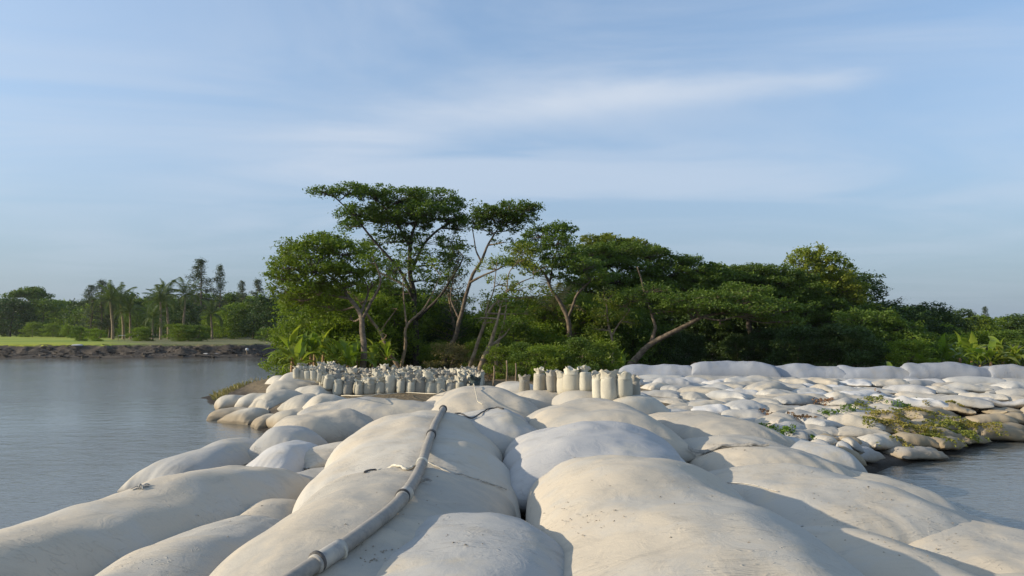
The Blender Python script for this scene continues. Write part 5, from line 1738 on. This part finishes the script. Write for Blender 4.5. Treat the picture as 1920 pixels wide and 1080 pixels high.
for k_, (a, D, s_, lab) in enumerate([(1700, 42, .9, 'dark bush at the foot of the dense corner tree'), (1745, 50, 1.0, 'bush in front of the round dark tree'), (1790, 52, 1.0, 'bush before the small flat topped tree'), (1850, 54, 1.1, 'bush behind the bright banana plants'), (1900, 52, 1.1, 'bush past the open end of the wall')]):
    far(proto_bush[k_ % 3], a, D, s_, s_ * .8, lab, 'bush')

# ---- small things on the far bank
M['white_paint'] = simple('white_weathered', (0.62, 0.62, 0.60), (0.75, 0.74, 0.72), 2, .8, .2, .01)
lo = at_d(222, 622, 128)
hi = at_d(270, 622, 132)
fence = thing('rail_fence', 'low whitish rail fence between the palms on the far bank', 'fence', (lo[0], lo[1], 1.5))
for k_ in range(5):
    f = k_ / 4
    g_ = Geo()
    tube(g_, [[(hi[0] - lo[0]) * f, (hi[1] - lo[1]) * f, -.1], [(hi[0] - lo[0]) * f, (hi[1] - lo[1]) * f, .9]], .045, 6)
    obj('post', g_.mesh('post'), M['bark_pale'], fence)
g_ = Geo()
tube(g_, [[0, 0, .85], [(hi[0] - lo[0]) / 2, (hi[1] - lo[1]) / 2, .88], [hi[0] - lo[0], hi[1] - lo[1], .83]], .055, 6)
obj('rail', g_.mesh('rail'), M['white_paint'], fence)
for a, b, D, lab in [(463, 636, 88, 'white capped post on the reddish far bank'), (525, 637, 86, 'white capped post nearest the banana plants')]:
    p = at_d(a, b + 8, D)
    z = float(land_z(np.array([p[0]]), np.array([p[1]]))[0])
    pr = thing('marker_post', lab, 'post', (p[0], p[1], z))
    g_ = Geo()
    tube(g_, [[0, 0, -.2], [0.02, 0, .55]], .06, 6)
    obj('pole', g_.mesh('pole'), M['bark_pale'], pr)
    g_ = Geo()
    tube(g_, [[0.02, 0, .5], [0.02, 0, .52], [0.02, 0, .75], [0.02, 0, .8]], [.1, .16, .17, .08], 8)
    obj('cap', g_.mesh('cap'), M['white_paint'], pr)
rs = np.random.RandomState(5)
for k_, (a, b, lab) in enumerate([(146, 632, 'white plastic sheet lying at the edge of the bright field'), (393, 640, 'long white bundle lying on the far bank edge'), (407, 639, 'small white bundle beside the long one')]):
    p = at_d(a, b, 87.5)
    z = float(land_z(np.array([p[0]]), np.array([p[1]]))[0])
    bag('white_bundle', p[0], p[1], 0.1, (1.3, 1.6, .8)[k_], .6, .28, zb=z - .05, mat='bag_white', label=lab, cat='bundle', seed=700 + k_, nu=12, nv=10, stamp=False)
# clods of mud fallen on the eroded bank
g_ = Geo()
base = np.array([[-1, -1, -1], [1, -1, -1], [1, 1, -1], [-1, 1, -1], [-1, -1, 1], [1, -1, 1], [1, 1, 1], [-1, 1, 1]]) * .5
qf = [[0, 3, 2, 1], [4, 5, 6, 7], [0, 1, 5, 4], [1, 2, 6, 5], [2, 3, 7, 6], [3, 0, 4, 7]]
for _ in range(600):
    x_ = rs.uniform(-66, -27)
    y_ = np.interp(x_, [-70, -52, -40, -33, -29.5, -27], [83, 83.6, 84.5, 85.5, 87.5, 94]) + rs.uniform(.3, 3.6)
    z_ = float(GZ[np.searchsorted(gy, y_) - 1, np.searchsorted(gx, x_) - 1])
    s_ = rs.uniform(.08, .36) * rs.uniform(.4, 1)
    v = base * (1 + rs.uniform(-.3, .3, (8, 3))) * s_ * np.array([2.4, 1, .55])
    a = rs.uniform(0, 6.28)
    R_ = np.array([[math.cos(a), -math.sin(a), 0], [math.sin(a), math.cos(a), 0], [0, 0, 1]])
    g_.add(v @ R_.T + [x_, y_, z_ + s_ * .1], qf)
tag(obj('mud_clods', g_.mesh('mud_clods', False), M['ground']), kind='stuff')

# ------------------------------------------------------------------ hazy air over river and fields
me = bpy.data.meshes.new('haze')
x0, x1, y0, y1, z0, z1 = -900, 900, -120, 1800, -3.2, 34
me.from_pydata([(x0, y0, z0), (x1, y0, z0), (x1, y1, z0), (x0, y1, z0), (x0, y0, z1), (x1, y0, z1), (x1, y1, z1), (x0, y1, z1)], [],
               [(0, 3, 2, 1), (4, 5, 6, 7), (0, 1, 5, 4), (1, 2, 6, 5), (2, 3, 7, 6), (3, 0, 4, 7)])
mh = bpy.data.materials.new('haze_air')
mh.use_nodes = True
ht = NT(mh.node_tree)
hv = ht.n('ShaderNodeVolumePrincipled', {'Color': (0.86, 0.92, 1.0), 'Density': 0.00009, 'Anisotropy': 0.3})
ht.n('ShaderNodeOutputMaterial', {'Volume': hv.outputs[0]})
tag(obj('haze', me, mh), kind='stuff')
